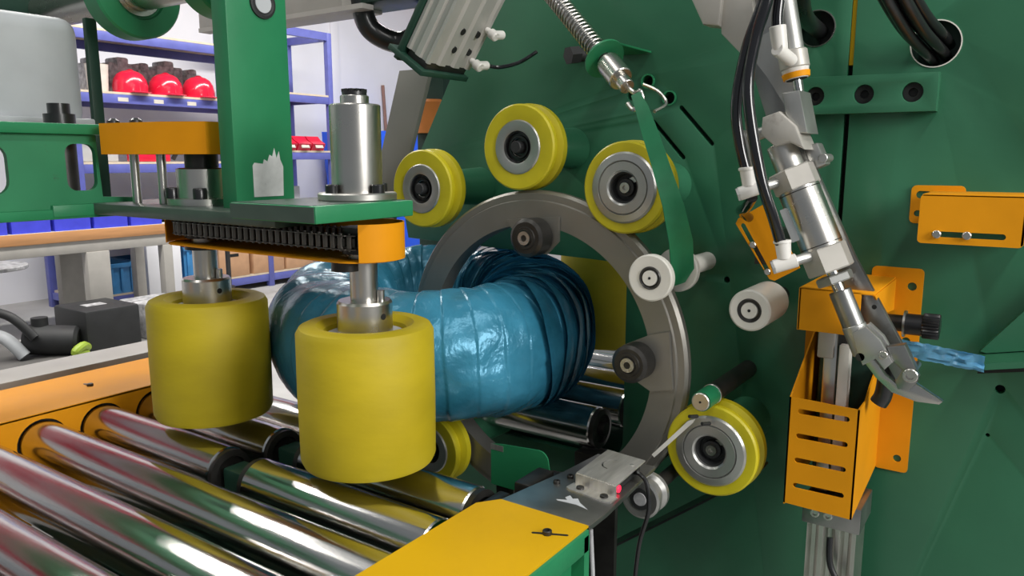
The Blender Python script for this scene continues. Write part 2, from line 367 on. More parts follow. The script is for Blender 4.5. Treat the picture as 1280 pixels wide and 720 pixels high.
# roller chain around two sprockets
ch = thing('drive_chain', (-1.06, .8425, 1.16), 'black oily roller chain running between the two yellow roller shafts', 'chain')
xa, xb, yc, rs, zc = -1.27, -.859, .8425, .046, 1.176
Lst = xb - xa; tot = 2 * Lst + 2 * math.pi * rs; n = 70
def chain_pt(s):
    s %= tot
    if s < Lst: return Vector((xa + s, yc - rs, zc)), 0.
    s -= Lst
    if s < math.pi * rs: a = -math.pi / 2 + s / rs; return Vector((xb + rs * math.cos(a), yc + rs * math.sin(a), zc)), a + math.pi / 2
    s -= math.pi * rs
    if s < Lst: return Vector((xb - s, yc + rs, zc)), math.pi
    s -= Lst; a = math.pi / 2 + s / rs; return Vector((xa + rs * math.cos(a), yc + rs * math.sin(a), zc)), a + math.pi / 2
lk = MB()
lk.cyl((0, 0, -.009), (0, 0, .009), .0052, seg=12); lk.cyl((0, 0, -.0135), (0, 0, .0135), .0026, seg=8)
for z in (-.0112, .0095): lk.shape(slot(.004, 0, .019, .0056, 5), (), z, z + .0017, 'xy')
lkm = lk.mesh('chain_link', mat('oily_chain_steel', (.11, .10, .09), .35, .8, var=.3, scale=30))
for k in range(n):
    p, a = chain_pt(tot * k / n)
    o = bpy.data.objects.new('chain_link', lkm); COL.objects.link(o); o.parent = ch; o.location = p - ch.location; o.rotation_euler = (0, 0, a)
for i, x in enumerate((xa, xb)):
    sp = MB(); P = []
    for k in range(18):
        for da, rr in ((-.11, rs - .006), (-.04, rs + .003), (.04, rs + .003), (.11, rs - .006)): a = 2 * math.pi * k / 18 + da; P.append((x + rr * math.cos(a), yc + rr * math.sin(a)))
    sp.shape(P, (), zc - .006, zc + .006, 'xy'); sp.cyl((x, yc, zc - .02), (x, yc, zc + .02), .032); sp.build('sprocket', DKSTEEL, ch)
# chain guard
cg = thing('chain_guard', (-1.06, .8425, 1.148), 'open orange sheet-metal guard curled around the chain ends', 'guard')
pts = []
rg = .064
arc = [(xb + rg * math.cos(R(a)), yc + rg * math.sin(R(a)), 0) for a in range(-50, 91, 10)]
arc += [(xb - .1, yc + rg, 0), (xa + .1, yc + rg, 0)] + [(xa + rg * math.cos(R(a)), yc + rg * math.sin(R(a)), 0) for a in range(90, 236, 10)]
MB().strip([(x, y, 1.176) for x, y, _ in arc], (0, 0, .056), .0016).build('guard_band', ORANGE, cg)
P = [(xb + .06 * math.cos(R(a)), yc + .06 * math.sin(R(a))) for a in range(-90, 91, 12)] + [(xa + .06 * math.cos(R(a)), yc + .06 * math.sin(R(a))) for a in range(90, 271, 12)]
MB().shape(P, [circ(xb, yc, .026), circ(xa, yc, .026)], 1.1465, 1.1485, 'xy').build('guard_floor', ORANGE, cg)
b = MB().cyl((xb - .012, yc - .025, 1.130), (xb - .012, yc - .025, 1.147), .022); b.build('guard_boss', DKSTEEL, cg); MB().cyl((xa, yc, 1.135), (xa, yc, 1.147), .034).build('guard_boss', DKSTEEL, cg)

# ================================================================== left green channel beam with rods, gearbox, shaft with flanges
cb = thing('channel_beam', (-1.6, .3, 1.19), 'green painted channel beam with oblong cutouts at left edge', 'beam')
MB().shape([(-.6, 1.19), (.86, 1.19), (.86, 1.222), (.80, 1.225), (.795, 1.344), (-.6, 1.344)],
           [rrect(.50, 1.235, .635, 1.325, .025), rrect(.735, 1.238, .792, 1.327, .018), rrect(-.3, 1.235, .1, 1.325, .025)], -1.542, -1.53, 'yz').build('web', GREENW, cb)
MB().box((-1.68, -.6, 1.344), (-1.515, .815, 1.364), .003).build('top_flange', GREEN, cb)
MB().box((-1.68, -.6, 1.186), (-1.522, .87, 1.205), .003).build('bottom_flange', GREEN, cb)
for y in (.57, .765): MB().lathe([(0, 0), (.03, 0), (.03, .02), (.025, .025), (.025, .13), (.03, .135), (.03, .15), (0, .15)], (-1.60, y, 1.204), (0, 0, 1), 32).build('spindle', DKSTEEL, cb)
b = MB().cyl((-1.60, .765, 1.364), (-1.60, .765, 1.385), .028).cyl((-1.60, .765, 1.385), (-1.60, .765, 1.405), .02); b.build('spindle_cap', BLACK, cb)
gb = thing('gear_housing', (-1.85, .5, 1.364), 'pale grey rounded gear housing on the channel beam, far left', 'housing')
MB().box((-2.10, .1, 1.364), (-1.76, .905, 1.60), .035, seg=4).build('casing', CABG, gb)
MB().box((-2.11, .08, 1.364), (-1.74, .91, 1.385), .004).build('foot_plate', CABG, gb)
MB().box((-1.755, .905, 1.2), (-1.74, .93, 1.60), .003).build('guide_post', DKGREEN, gb)
sh = thing('flanged_shaft', (-1.6, .95, 1.6), 'thick grey horizontal shaft with green round flanges at top left', 'shaft')
MB().cyl((-2.3, .95, 1.645), (-1.195, .95, 1.645), .04, seg=40).build('shaft', STEEL, sh)
for x, r in ((-1.60, .096), (-1.30, .082)):
    fl = MB().lathe([(.04, 0), (r - .004, 0), (r, .004), (r, .05), (r - .004, .054), (.058, .054), (.056, .046), (.04, .046)], (x - .054, .95, 1.645), (1, 0, 0), 56, close=True).build('flange', GREEN, sh)
    MB().lathe([(.0405, .04), (.05, .04), (.05, .051), (.0405, .051)], (x - .054, .95, 1.645), (1, 0, 0), 40, close=True).build('seal_ring', STEEL, fl)
MB().box((-2.3, .5, 1.61), (-2.0, 1.0, 1.8), .01).build('bracket', DKGREEN, sh)

# ================================================================== blue film-wrapped coil
def coil():
    t = thing('wrapped_coil', (-1.045, 1.215, .8), 'large ring-shaped coil wrapped in blue film lying on the rollers', 'coil')
    bm = bmesh.new(); NU, NV = 900, 72; Rm, a = .220, .114; nw = 34; vs = []
    CX, CY = -1.06, 1.235
    rnd = [random.uniform(-1, 1) for _ in range(200)]; uf = math.atan2(.7615, -.648)
    for i in range(NU):
        u = 2 * math.pi * i / NU; row = []
        deg = (math.degrees(u) + 180) % 360 - 180
        pl = math.exp(-((deg - 48) / 40.) ** 2)            # pleated zone where the ring winds the film
        bb = .129 + .009 * math.cos(u - uf)
        for j in range(NV):
            v = 2 * math.pi * j / NV; c, s = math.cos(v), math.sin(v)
            # wrap edges run slightly askew over the section
            n1 = 34 + 26 * pl
            ph = u * 34 / (2 * math.pi) + pl * 4 + .35 * math.sin(v + 1.1) + .12 * noise.noise(Vector((u * 4, v, 2)))
            if pl > .35: ph = ph * 2
            k = int(math.floor(ph)); fr = ph - k
            saw = 1 - fr if fr > .06 else fr / .06
            n_ = 2.35; rr = (abs(c) ** n_ + abs(s) ** n_) ** (-1 / n_)
            nz = noise.noise(Vector((math.cos(u) * 3.1, math.sin(u) * 3.1, v * .9))) * .010 + noise.noise(Vector((u * 8, math.cos(v) * 2.2, math.sin(v) * 2.2))) * .003
            am = .0022 + .0105 * pl * (.6 - .4 * c)
            d = rr + (nz + saw * am + rnd[k % 200] * (.0008 + .0020 * pl)) / .115
            rad = Rm + a * c * d; z = .812 + bb * (1 + s * d)
            bul = 1 + .010 * math.sin(3 * u + .6)
            row.append(bm.verts.new((CX + rad * bul * math.cos(u), CY + rad * bul * math.sin(u), max(z, .8005))))
        vs.append(row)
    for i in range(NU):
        A, B = vs[i], vs[(i + 1) % NU]
        for j in range(NV): bm.faces.new((A[j], B[j], B[(j + 1) % NV], A[(j + 1) % NV]))
    m = MB(); m.join(bm); m.build('film_wrapping', FILM, t, ang=40)
    for k in range(14):                                    # overlapping film flaps fanning out where the ring winds
        u0 = R(-6 + 7.2 * k); wd = R(9.5); fb = bmesh.new(); rows_ = []; sk = random.uniform(-.05, .05)
        for i in range(7):
            x = i / 6; row = []
            for j in range(49):
                v = R(-62 + 262 * j / 48); c, s = math.cos(v), math.sin(v)
                fan = .55 + .45 * (c * .5 + .5)            # narrower towards the eye
                uu = u0 + (x - .5) * wd * fan + sk * math.sin(v * 2) + R(10) * (1 - (c * .5 + .5))
                bb = .129 + .009 * math.cos(uu - uf); rr = (abs(c) ** 2.35 + abs(s) ** 2.35) ** (-1 / 2.35)
                lift = .0085 + .0095 * (1 - x) + .0035 * noise.noise(Vector((k * 5.3, v * 2.2, x * 1.5)))
                d = rr + lift / .115 * (.55 + .45 * math.sin(math.pi * j / 48))
                rad = Rm + a * c * d; z = .812 + bb * (1 + s * d); bul = 1 + .010 * math.sin(3 * uu + .6)
                row.append(fb.verts.new((CX + rad * bul * math.cos(uu), CY + rad * bul * math.sin(uu), max(z, .8005))))
            rows_.append(row)
        for A, B in zip(rows_[:-1], rows_[1:]):
            for j in range(48): fb.faces.new((A[j], B[j], B[j + 1], A[j + 1]))
        bmesh.ops.solidify(fb, geom=fb.faces[:], thickness=.0012)
        m = MB(); m.join(fb); m.build('film_pleat', FILM, t, ang=40)
    return t
coil()

# ================================================================== machine front plate
mp = thing('machine_plate', (-.4, 1.41, 0), 'large dark green machine plate carrying ring, wheels and brackets', 'machine')
PY = 1.40
outer = [(-.287, 0), (-.287, 2.2), (-.60, 2.2), (-.84, 2.2), (-1.025, 1.66), (-1.235, 1.30), (-1.29, 1.21), (-1.27, 1.108), (-.765, 1.093)]
for k in range(9): a = R(90 - 90 * k / 8); outer.append((-.703 + .023 * math.cos(a), 1.067 + .023 * math.sin(a)))
for k in range(7): a = R(0 - 90 * k / 6); outer.append((-.73 + .05 * math.cos(a), .715 + .05 * math.sin(a)))
outer += [(-1.3, .665), (-1.3, 0)]
hl = [circ(-.645, 1.445, .0115, 18), circ(-.60, 1.412, .0115, 18), circ(-.68, 1.42, .009, 16), circ(-.474, 1.075, .006, 14), slot(-.545, 1.36, .10, .004, ang=R(-47)), slot(-.60, 1.335, .10, .004, ang=R(-47)), circ(-.340, 1.515, .03, 24)]
pl = MB().shape(outer, hl, PY, PY + .02, 'xz', bev=.001).build('left_plate', PLATE, mp)
outer2 = [(-.279, 0), (.75, 0), (.75, 2.2), (-.279, 2.2)]
hl2 = [circ(-.16, 1.476, .036, 36), circ(-.027, .94, .007, 14), circ(-.356, .909, .003, 10), circ(-.037, .862, .003, 10)]
MB().shape(outer2, [hl2[0], hl2[1], hl2[3]], PY, PY + .02, 'xz', bev=.001).build('right_plate', PLATE, mp)
MB().box((-.34, PY + .022, 0), (-.24, PY + .03, 2.1)).build('seam_backing', DARKGL, mp)
MB().box((-.2865, PY + .006, 1.452), (-.2795, PY + .02, 1.60)).build('seam_light_leak', YELLOW, mp)  # yellow colour stands in for light leaking through the plate seam
b = MB()
for (x, z, r) in ((-.645, 1.445, .017), (-.60, 1.412, .017)): b.lathe([(.0115, 0), (.014, 0), (.014, .004), (.0115, .004)], (x, PY, z), (0, -1, 0), 20, close=True)
b.build('bore_rim', GREEN, mp)
MB().lathe([(.0345, -.002), (.0362, -.002), (.0362, .0015), (.0345, .0015)], (-.16, PY, 1.476), (0, -1, 0), 40, close=True).build('cable_hole_rim', WHITE, mp)
MB().lathe([(.0285, -.002), (.0302, -.002), (.0302, .0015), (.0285, .0015)], (-.340, PY, 1.515), (0, -1, 0), 40, close=True).build('cable_hole_rim', STEEL, mp)
MB().box((-1.28, PY + .02, 0), (.75, PY + .05, .54)).box((-.60, PY + .03, .6), (.75, PY + .05, 1.3)).box((-.80, PY + .03, 1.25), (.75, PY + .05, 2.2)).build('stiffener_and_dark_backing', DKGREEN, mp)  # upper sheet added as dark backing, keeps bright background out of the slots
MB().shape([(-.058, 1.002), (.12, 1.245), (.45, 1.245), (.45, 1.11), (-.05, 1.000)], (), 1.378, 1.40, 'xz').build('shade_wedge', PLATE, mp)  # added wedge panel, shaped like the triangular shadow above the ledge
MB().shape([(-.06, .996), (.45, 1.108), (.45, 1.100), (-.06, .986)], (), 1.31, 1.40, 'xz').build('film_ledge', PLATE, mp)
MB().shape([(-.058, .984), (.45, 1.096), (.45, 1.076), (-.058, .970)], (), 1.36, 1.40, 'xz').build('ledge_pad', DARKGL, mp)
# tie bar with three bolts
tb = thing('tie_bar', (-.25, 1.39, 1.37), 'green flat bar with three black socket bolts bridging the plate seam', 'bar')
MB().shape([(-.375, 1.372), (-.149, 1.372), (-.149, 1.431), (-.375, 1.434)], [circ(x, 1.402, .0152) for x in (-.331, -.255, -.184)], 1.376, 1.40, 'xz', bev=.001).build('bar', PLATE, tb)
for x in (-.331, -.255, -.184): MB().lathe([(0, 0), (.0145, 0), (.0145, .012), (.007, .012), (.006, .006), (0, .006)], (x, 1.395, 1.402), (0, -1, 0), 24).build('socket_bolt', DARKGL, tb)

# ================================================================== wrapping ring
rg_ = thing('wrapping_ring', (-.78, 1.22, .62), 'grey metal wrapping ring threaded through the blue coil', 'ring')
RC = (-.78, 1.22, .93)
MB().lathe([(.247, -.016), (.292, -.016), (.294, -.012), (.306, -.012), (.311, -.006), (.311, .006), (.306, .012), (.294, .012), (.292, .022), (.247, .022), (.245, .0)], RC, (0, 1, 0), 144, close=True).build('ring_body', RINGM, rg_)
def ring_roller(a, r, lab, yl=-.05):
    c = Vector(RC) + Vector((.228 * math.cos(R(a)), 0, .228 * math.sin(R(a))))
    o = MB().lathe([(0, .0), (.011, 0), (.011, .003), (.013, .003), (.016, .001), (.020, .001), (.021, .004), (r - .006, .004), (r, .008), (r, .042), (r - .004, .046), (0, .046)], c + Vector((0, yl - .02, 0)), (0, 1, 0), 40).build('film_roller', DKSTEEL, rg_)
    MB().lathe([(.006, -.002), (.0125, -.002), (.0125, .004), (.006, .004)], c + Vector((0, yl - .02, 0)), (0, 1, 0), 28, close=True).build('bearing_face', STEEL, o)
    MB().cyl(c + Vector((0, yl + .02, 0)), c + Vector((0, -.012, 0)), .009, seg=16).build('axle', STEEL, o)
ring_roller(86, .035, ''); ring_roller(6, .033, ''); ring_roller(205, .03, '')
MB().shape([(-.835, 1.185), (-.72, 1.195), (-.72, 1.150), (-.745, 1.125), (-.79, 1.125)], (), 1.196, 1.203, 'xz').build('roller_bracket', RINGM, rg_)
MB().shape([(-.50, 1.01), (-.535, 1.0), (-.585, .975), (-.59, .93), (-.53, .90), (-.49, .91)], (), 1.196, 1.203, 'xz').build('roller_bracket', RINGM, rg_)

# ================================================================== guide wheels
def wheel(x, z, label, style=0, r=.079, y=1.22):
    t = thing('guide_wheel', (x, y, z), label, 'wheel', 'yellow guide wheels around the ring')
    o = (x, y, z)
    hb = .050 if style == 0 else .061
    MB().lathe([(hb - .006, -.018), (hb, -.020), (r - .003, -.020), (r, -.017), (r, -.009), (r - .004, -.006), (r - .011, -.003), (r - .011, .005), (r - .003, .008), (r + .002, .011), (r + .002, .024), (r - .002, .027), (.05, .027), (.03, .02)], o, (0, 1, 0), 64, close=True).build('tyre', TYRE, t)
    MB().lathe([(0, .018), (.030, .018), (.034, .03), (.042, PY - y), (0, PY - y)], o, (0, 1, 0), 36).build('mounting_boss', PLATE, t)
    o = (x, y + .012, z); y = y + .012
    if style == 0:
        h = MB().lathe([(.030, -.02), (.030, -.034), (.032, -.035), (.048, -.035), (hb, -.033), (hb, .0)], o, (0, 1, 0), 56).build('hub', ALUW, t)
        MB().lathe([(.010, -.020), (.0305, -.020), (.0305, -.030), (.027, -.031), (.026, -.025), (.022, -.025), (.021, -.029), (.018, -.029), (.016, -.022), (.010, -.022)], o, (0, 1, 0), 40).build('bearing', BLACK, h)
        MB().lathe([(.0165, -.026), (.0185, -.0275), (.0185, -.024)], o, (0, 1, 0), 40).build('circlip', STEEL, h)
        MB().lathe([(0, -.040), (.010, -.040), (.0115, -.038), (.0115, .02), (0, .02)], o, (0, 1, 0), 28).build('axle', MBLACK, t)
    else:
        h = MB().lathe([(.027, -.012), (.027, -.036), (.030, -.039), (.044, -.039), (.0455, -.036), (.047, -.039), (.058, -.037), (hb, -.034), (hb, 0)], o, (0, 1, 0), 56).build('hub', ALUW, t)
        MB().lathe([(.009, -.014), (.0275, -.014), (.0275, -.030), (.024, -.030), (.022, -.018), (.016, -.018), (.015, -.026), (.009, -.026)], o, (0, 1, 0), 40).build('bearing', MBLACK, h)
        b = MB().lathe([(0, -.026), (.003, -.026), (.004, -.031), (.009, -.031), (.010, -.029), (.010, .02), (0, .02)], o, (0, 1, 0), 28)
        b.build('axle', STEEL, t)
        MB().box((x - .001, y - .021, z + .008), (x + .022, y - .019, z + .018), rot=Matrix.Rotation(R(-25), 3, 'Y')).build('circlip', STEEL, h)
    return t
wheel(-1.05, 1.238, 'yellow guide wheel leftmost of the three above the ring')
wheel(-.812, 1.320, 'topmost yellow guide wheel with dark bearing above the ring')
wheel(-.592, 1.250, 'yellow guide wheel with broad silver hub beside green strap', 1)
wheel(-.420, .815, 'yellow guide wheel with silver hub at lower right of ring', 1)
# lower supporting yellow wheel under the coil
wheel(-1.0, .705, 'shadowed yellow wheel below the blue coil', 0, .075, 1.17)

# white strap spool
sp = thing('strap_spool', (-.51, 1.2, 1.11), 'white nylon flanged spool holding the green strap', 'spool')
for y, n_ in ((1.145, 0), (1.255, 1)):
    fo = MB().lathe([(.0, 0), (.016, 0), (.018, -.003), (.036, -.004), (.0385, -.002), (.0385, .008), (.036, .010), (0, .010)], (-.513, y, 1.108), (0, 1, 0), 56).build('flange', WHITE, sp)
    if n_ == 0:
        MB().lathe([(.013, -.002), (.0175, -.0055), (.019, -.0035), (.019, 0)], (-.513, y, 1.108), (0, 1, 0), 40).build('bearing_ring', DKSTEEL, fo)
        MB().lathe([(0, -.0055), (.0025, -.0055), (.0025, -.0057), (.0125, -.0057), (.0125, 0)], (-.513, y, 1.108), (0, 1, 0), 32).build('bearing_face', WHITE, fo)
        MB().cyl((-.513, y - .0062, 1.108), (-.513, y - .005, 1.108), .0022, seg=12).build('centre_hole', DARKGL, fo)
MB().cyl((-.513, 1.15, 1.108), (-.513, 1.4, 1.108), .017).build('core', WHITE, sp)
tp = thing('green_strap', (-.5, 1.2, 1.1), 'flat green strap hanging from hook down to white spool', 'strap')
sp_pts = [(-.556, 1.160, 1.402), (-.540, 1.150, 1.38), (-.520, 1.145, 1.335), (-.502, 1.148, 1.285), (-.487, 1.165, 1.225), (-.482, 1.19, 1.165), (-.483, 1.205, 1.115), (-.494, 1.206, 1.090), (-.513, 1.206, 1.084)]
sp_wid = [(.014, .002, .006), (.020, .004, .006), (.024, .008, .006), (.024, .014, .005), (.024, .028, .004), (.020, .05, .002), (.010, .072, 0), (0, .076, 0), (0, .076, 0)]
def band(pts, wid, th):
    t = bmesh.new(); rings = []
    P = [Vector(p) for p in pts]
    for i, p in enumerate(P):
        w = Vector(wid[i]) / 2; d = (P[min(i + 1, len(P) - 1)] - P[max(i - 1, 0)]).normalized(); n = d.cross(w).normalized() * th / 2
        rings.append([t.verts.new(q) for q in (p - w - n, p + w - n, p + w + n, p - w + n)])
    for A, B in zip(rings[:-1], rings[1:]):
        for k in range(4): t.faces.new((A[k], A[(k + 1) % 4], B[(k + 1) % 4], B[k]))
    t.faces.new(rings[0]); t.faces.new(rings[-1][::-1]); m = MB(); m.join(t); return m
band(sp_pts, sp_wid, .002).build('strap', TAPE, tp)

# white nylon roller and green-banded post
wr = thing('nylon_roller', (-.365, 1.3, 1.06), 'white nylon roller sticking out of the plate below orange slotted plate', 'roller')
o = (-.372, 1.215, 1.058)
MB().lathe([(.0, .004), (.015, .004), (.020, .0), (.031, 0), (.034, .003), (.034, .105), (.030, .112), (0, .112)], o, (0, 1, 0), 56).build('sleeve', WHITE, wr)
MB().lathe([(.014, .001), (.0185, -.001), (.0205, .001), (.0205, .004)], o, (0, 1, 0), 40).build('bearing_ring', DKSTEEL, wr)
MB().lathe([(0, -.001), (.013, -.001), (.013, .004)], o, (0, 1, 0), 32).build('bearing_face', WHITE, wr)
MB().cyl((o[0], o[1] - .002, o[2]), (o[0], o[1], o[2]), .0024, seg=12).build('centre_hole', DARKGL, wr)
MB().cyl((o[0], 1.3, o[2]), (o[0], 1.4, o[2]), .014).build('axle', DKSTEEL, wr)
pr = thing('banded_post', (-.437, 1.3, .9), 'round post with green band and steel end face above lower wheel', 'post')
o = (-.425, 1.155, .911)
MB().lathe([(0, 0), (.0135, 0), (.015, .0015), (.015, .05), (0, .05)], o, (0, 1, 0), 40).build('end_face', ALU, pr)
MB().lathe([(.0152, .004), (.0165, .004), (.0165, .05), (.0152, .05)], o, (0, 1, 0), 40, close=True).build('green_band', TAPE, pr)
MB().lathe([(.0158, .05), (.0175, .051), (.0175, .056), (.0158, .058)], o, (0, 1, 0), 40, close=True).build('steel_band', STEEL, pr)
MB().cyl((o[0], 1.21, o[2]), (o[0], 1.4, o[2]), .016).build('post', DKSTEEL, pr)
MB().cyl((o[0], o[1] - .001, o[2]), (o[0], o[1] + .001, o[2]), .002, seg=10).build('centre_hole', DARKGL, pr)
# scraper under the post and small pulley with cable
sc = thing('scraper_blade', (-.46, 1.2, .85), 'thin pale scraper blade angled between ring and lower wheel', 'blade')
MB().shape([(-.515, .795), (-.452, .868), (-.440, .874), (-.444, .866), (-.510, .791)], (), 1.175, 1.178, 'xz').build('blade', WHITE, sc)
for x, z in ((-.440, .876), (-.418, .868)): MB().cyl((x - .006, 1.165, z + .004), (x, 1.185, z), .003, seg=10).build('pin', MBLACK, sc)
pu = thing('idler_pulley', (-.50, 1.12, .72), 'small grey idler pulley with dark bearing beneath the steel cover', 'pulley')
o = (-.500, 1.105, .746)
MB().lathe([(.018, -.004), (.030, -.006), (.034, -.004), (.034, .004), (.028, .010), (.028, .022), (.034, .028), (.034, .036), (0, .036), (0, 0), (.018, 0)], o, (0, 1, 0), 48).build('rim', ALUW, pu)
MB().lathe([(.012, -.006), (.0185, -.006), (.0185, 0), (.012, 0)], o, (0, 1, 0), 36, close=True).build('bearing', MBLACK, pu)
MB().lathe([(0, -.007), (.011, -.007), (.012, -.004), (.012, 0), (0, 0)], o, (0, 1, 0), 32).build('cap', CLEARGREY, pu)
MB().cyl((o[0], 1.13, o[2]), (o[0], 1.4, o[2]), .012).build('axle', DKSTEEL, pu)
bl = thing('drive_belt', (-.45, 1.28, .7), 'black flat drive belt sloping away below the lower wheel', 'belt')
MB().strip([(-.36, 1.30, .765), (-.45, 1.30, .69), (-.62, 1.30, .555), (-.75, 1.30, .45)], (0, .06, 0), .004).build('lower_run', BLACK, bl)
MB().strip([(-.50, 1.30, .79), (-.58, 1.30, .70), (-.70, 1.30, .60), (-.86, 1.30, .48)], (0, .06, 0), .004).build('upper_run', BLACK, bl)

# ================================================================== spring tensioner and strap hook
ts = thing('spring_tensioner', (-.7, 1.28, 1.5), 'spring-loaded tensioner rod slanting down to the green strap hook', 'tensioner')
A = Vector((-.845, 1.32, 1.645)); Bp = Vector((-.572, 1.175, 1.408)); d = (Bp - A).normalized(); u_, w_, _a = frame(d)
Lr = (Bp - A).length
MB().cyl(A, A + d * (Lr - .06), .012, seg=24).build('rod', GREYBAR, ts)
hx = [A + d * (Lr - .115) * (k / 300) + (u_ * math.cos(k * 2 * math.pi / 12) + w_ * math.sin(k * 2 * math.pi / 12)) * .0165 for k in range(301)]
MB().tube(hx, .0022, seg=6, smooth=False).build('spring', STEEL, ts)
MB().cyl(A + d * (Lr - .085), A + d * (Lr - .035), .021, seg=32, bev=.0015).build('sleeve', STEEL, ts)
MB().cyl(A + d * (Lr - .04), A + d * (Lr - .012), .013, seg=28, bev=.001).build('tip', STEEL, ts)
MB().lathe([(.013, 0), (.036, 0), (.036, .004), (.013, .004)], A + d * (Lr - .10), d, 40, close=True).build('washer', GREEN, ts)
MB().box((-.700, 1.23, 1.497), (-.640, 1.40, 1.501), .001).build('bracket_tab', GREEN, ts)
hk = MB().tube([Bp - d * .015, Bp + Vector((.01, -.005, -.004)), Bp + Vector((.022, -.01, -.002)), Bp + Vector((.026, -.01, -.018)), Bp + Vector((.012, -.012, -.03)), Bp + Vector((.0, -.01, -.02))], .004, 10)
hk.build('hook', STEEL, ts)
MB().tube([Bp + Vector((.012, .02, .012)), Bp + Vector((.035, .03, 0)), Bp + Vector((.05, .03, -.02)), Bp + Vector((.043, .0, -.034))], .003, 8).build('retaining_wire', STEEL, ts)

# ================================================================== upper-left pneumatic block, arm bar
U = Vector((.82, 0, -.572)); E_ = Vector((.572, 0, .82)); K = Vector((-.942, 1.10, 1.468))
ML = Matrix(((U.x, 0, E_.x, K.x), (0, 1, 0, K.y), (U.z, 0, E_.z, K.z), (0, 0, 0, 1)))       # local (u, y, e)
pb = thing('pneumatic_block', K, 'fluted aluminium air cylinder block tilted on dark green bracket', 'air cylinder')
def flutes(x0, y0, x1, y1, n, dep, fr=.30):
    """points from p0 to p1 with n round grooves cut to the left of travel"""
    P = []; L_ = math.hypot(x1 - x0, y1 - y0); dx, dy = (x1 - x0) / L_, (y1 - y0) / L_
    for k in range(n):
        c = L_ * (k + .5) / n; h = L_ / n * fr
        for q, dd in ((-h, 0), (-h * .6, dep), (h * .6, dep), (h, 0)): P.append((x0 + dx * (c + q) - dy * dd, y0 + dy * (c + q) + dx * dd))
    return P
prof = [(-.060, 0)] + flutes(-.060, 0, 0, 0, 2, .004) + [(0, 0)] + flutes(0, 0, 0, .125, 3, .005) + [(0, .125), (-.06, .125)]
MB().shape(prof, (), 0, .17, 'xy', M=ML).build('extruded_body', mat('bead_blasted_aluminium', (.46, .45, .42), .5, .35, var=.06), pb)
for yy, ee in ((.053, .035), (.053, .072), (.098, .035), (.098, .072)):
    MB().cyl((-.004, yy, ee), (.0008, yy, ee), .0065, seg=16).xf(ML).build('mounting_hole', DARKGL, pb)
MB().box((-.074, -.006, -.03), (-.062, .12, .19), .001).xf(ML).build('side_plate', DKGREEN, pb)
MB().box((-.09, -.012, -.022), (.006, .125, -.012), .001).xf(ML).build('foot_plate', DKGREEN, pb)
MB().box((-.055, .004, -.013), (-.004, .12, .001), .001).xf(ML).build('seal_plate', DKSTEEL, pb)
for yy in (.03, .09): MB().cyl((-.03, yy, .168), (-.03, yy, .24), .012).xf(ML).build('guide_rod', STEEL, pb)
ab = thing('swing_arm_bar', (-1.2, 1.3, 1.2), 'flat grey bar slanting down from air cylinder block behind silver tower', 'bar')
MB().shape([(-1.195, 1.49), (-1.105, 1.49), (-1.225, 1.16), (-1.31, 1.16)], (), 1.30, 1.312, 'xz', bev=.001).build('bar', mat('dull_grey_bar', (.23, .23, .205), .5, .25, var=.06, scale=8), ab)
for (yy, ee, n_) in ((.118, .085, 0), (.118, .02, 1)):
    fx = MB().cyl((-.002, yy, ee), (.012, yy, ee), .006, seg=16).cyl((.008, yy, ee), (.026, yy, ee), .0095, seg=20, bev=.002).cyl((.018, yy - .002, ee), (.018, yy + .026, ee + .004), .0085, seg=20, bev=.002).xf(ML)
    o = fx.build('elbow_fitting', FITTING); tag(o, ('white elbow air fitting at top of aluminium air block', 'white elbow air fitting low on aluminium air block')[n_], 'fitting', 'air fittings on the aluminium block')
o = MB().tube([ML @ Vector((.018, .142, .024)), ML @ Vector((.030, .168, .03)), ML @ Vector((.05, .19, .055)), ML @ Vector((.055, .22, .085))], .0038, 10).build('air_hose', HOSE); tag(o, 'thin black air hose curving from block fitting to plate', 'hose')
o = MB().cyl((-.80, 1.37, 1.50), (-.785, 1.40, 1.505), .013).cyl((-.80, 1.36, 1.50), (-.79, 1.38, 1.503), .018, seg=6).build('cable_gland', MBLACK); tag(o, 'small black cable gland on plate right of air block', 'gland')

# overhead beam and hanging black hose
ob_ = thing('overhead_beam', (-1.6, 1.6, 1.7), 'grey and green overhead beam at the top edge beside upright', 'beam')
MB().box((-2.3, 1.56, 1.712), (-1.64, 1.72, 1.9), .004).build('grey_cover', BEIGE, ob_)
MB().box((-1.66, 1.60, 1.722), (-1.1, 1.74, 1.92), .004).build('green_beam', DKGREEN, ob_)
MB().box((-2.3, 1.558, 1.70), (-1.56, 1.60, 1.713)).build('cable_tray', BEIGE, ob_)
o = MB().tube([(-1.63, 1.62, 1.75), (-1.62, 1.63, 1.68), (-1.60, 1.655, 1.645), (-1.555, 1.69, 1.625), (-1.50, 1.70, 1.64), (-1.46, 1.70, 1.70)], .03, 16).build('corrugated_hose', BLACK); tag(o, 'thick black hose looping below the overhead beam', 'hose')
rp = thing('rear_post', (-1.46, 1.72, 1.2), 'dark post with orange sleeve behind the slanted plate edge', 'post')
MB().box((-1.50, 1.70, 0), (-1.40, 1.76, 1.54), .004).build('post', DKGREEN, rp)
MB().lathe([(0, 0), (.045, 0), (.053, .085), (.048, .092), (0, .092)], (-1.455, 1.71, 1.37), (0, 0, 1), 32).build('orange_sleeve', mat('orange_plastic', (.75, .25, .06), .4), rp)

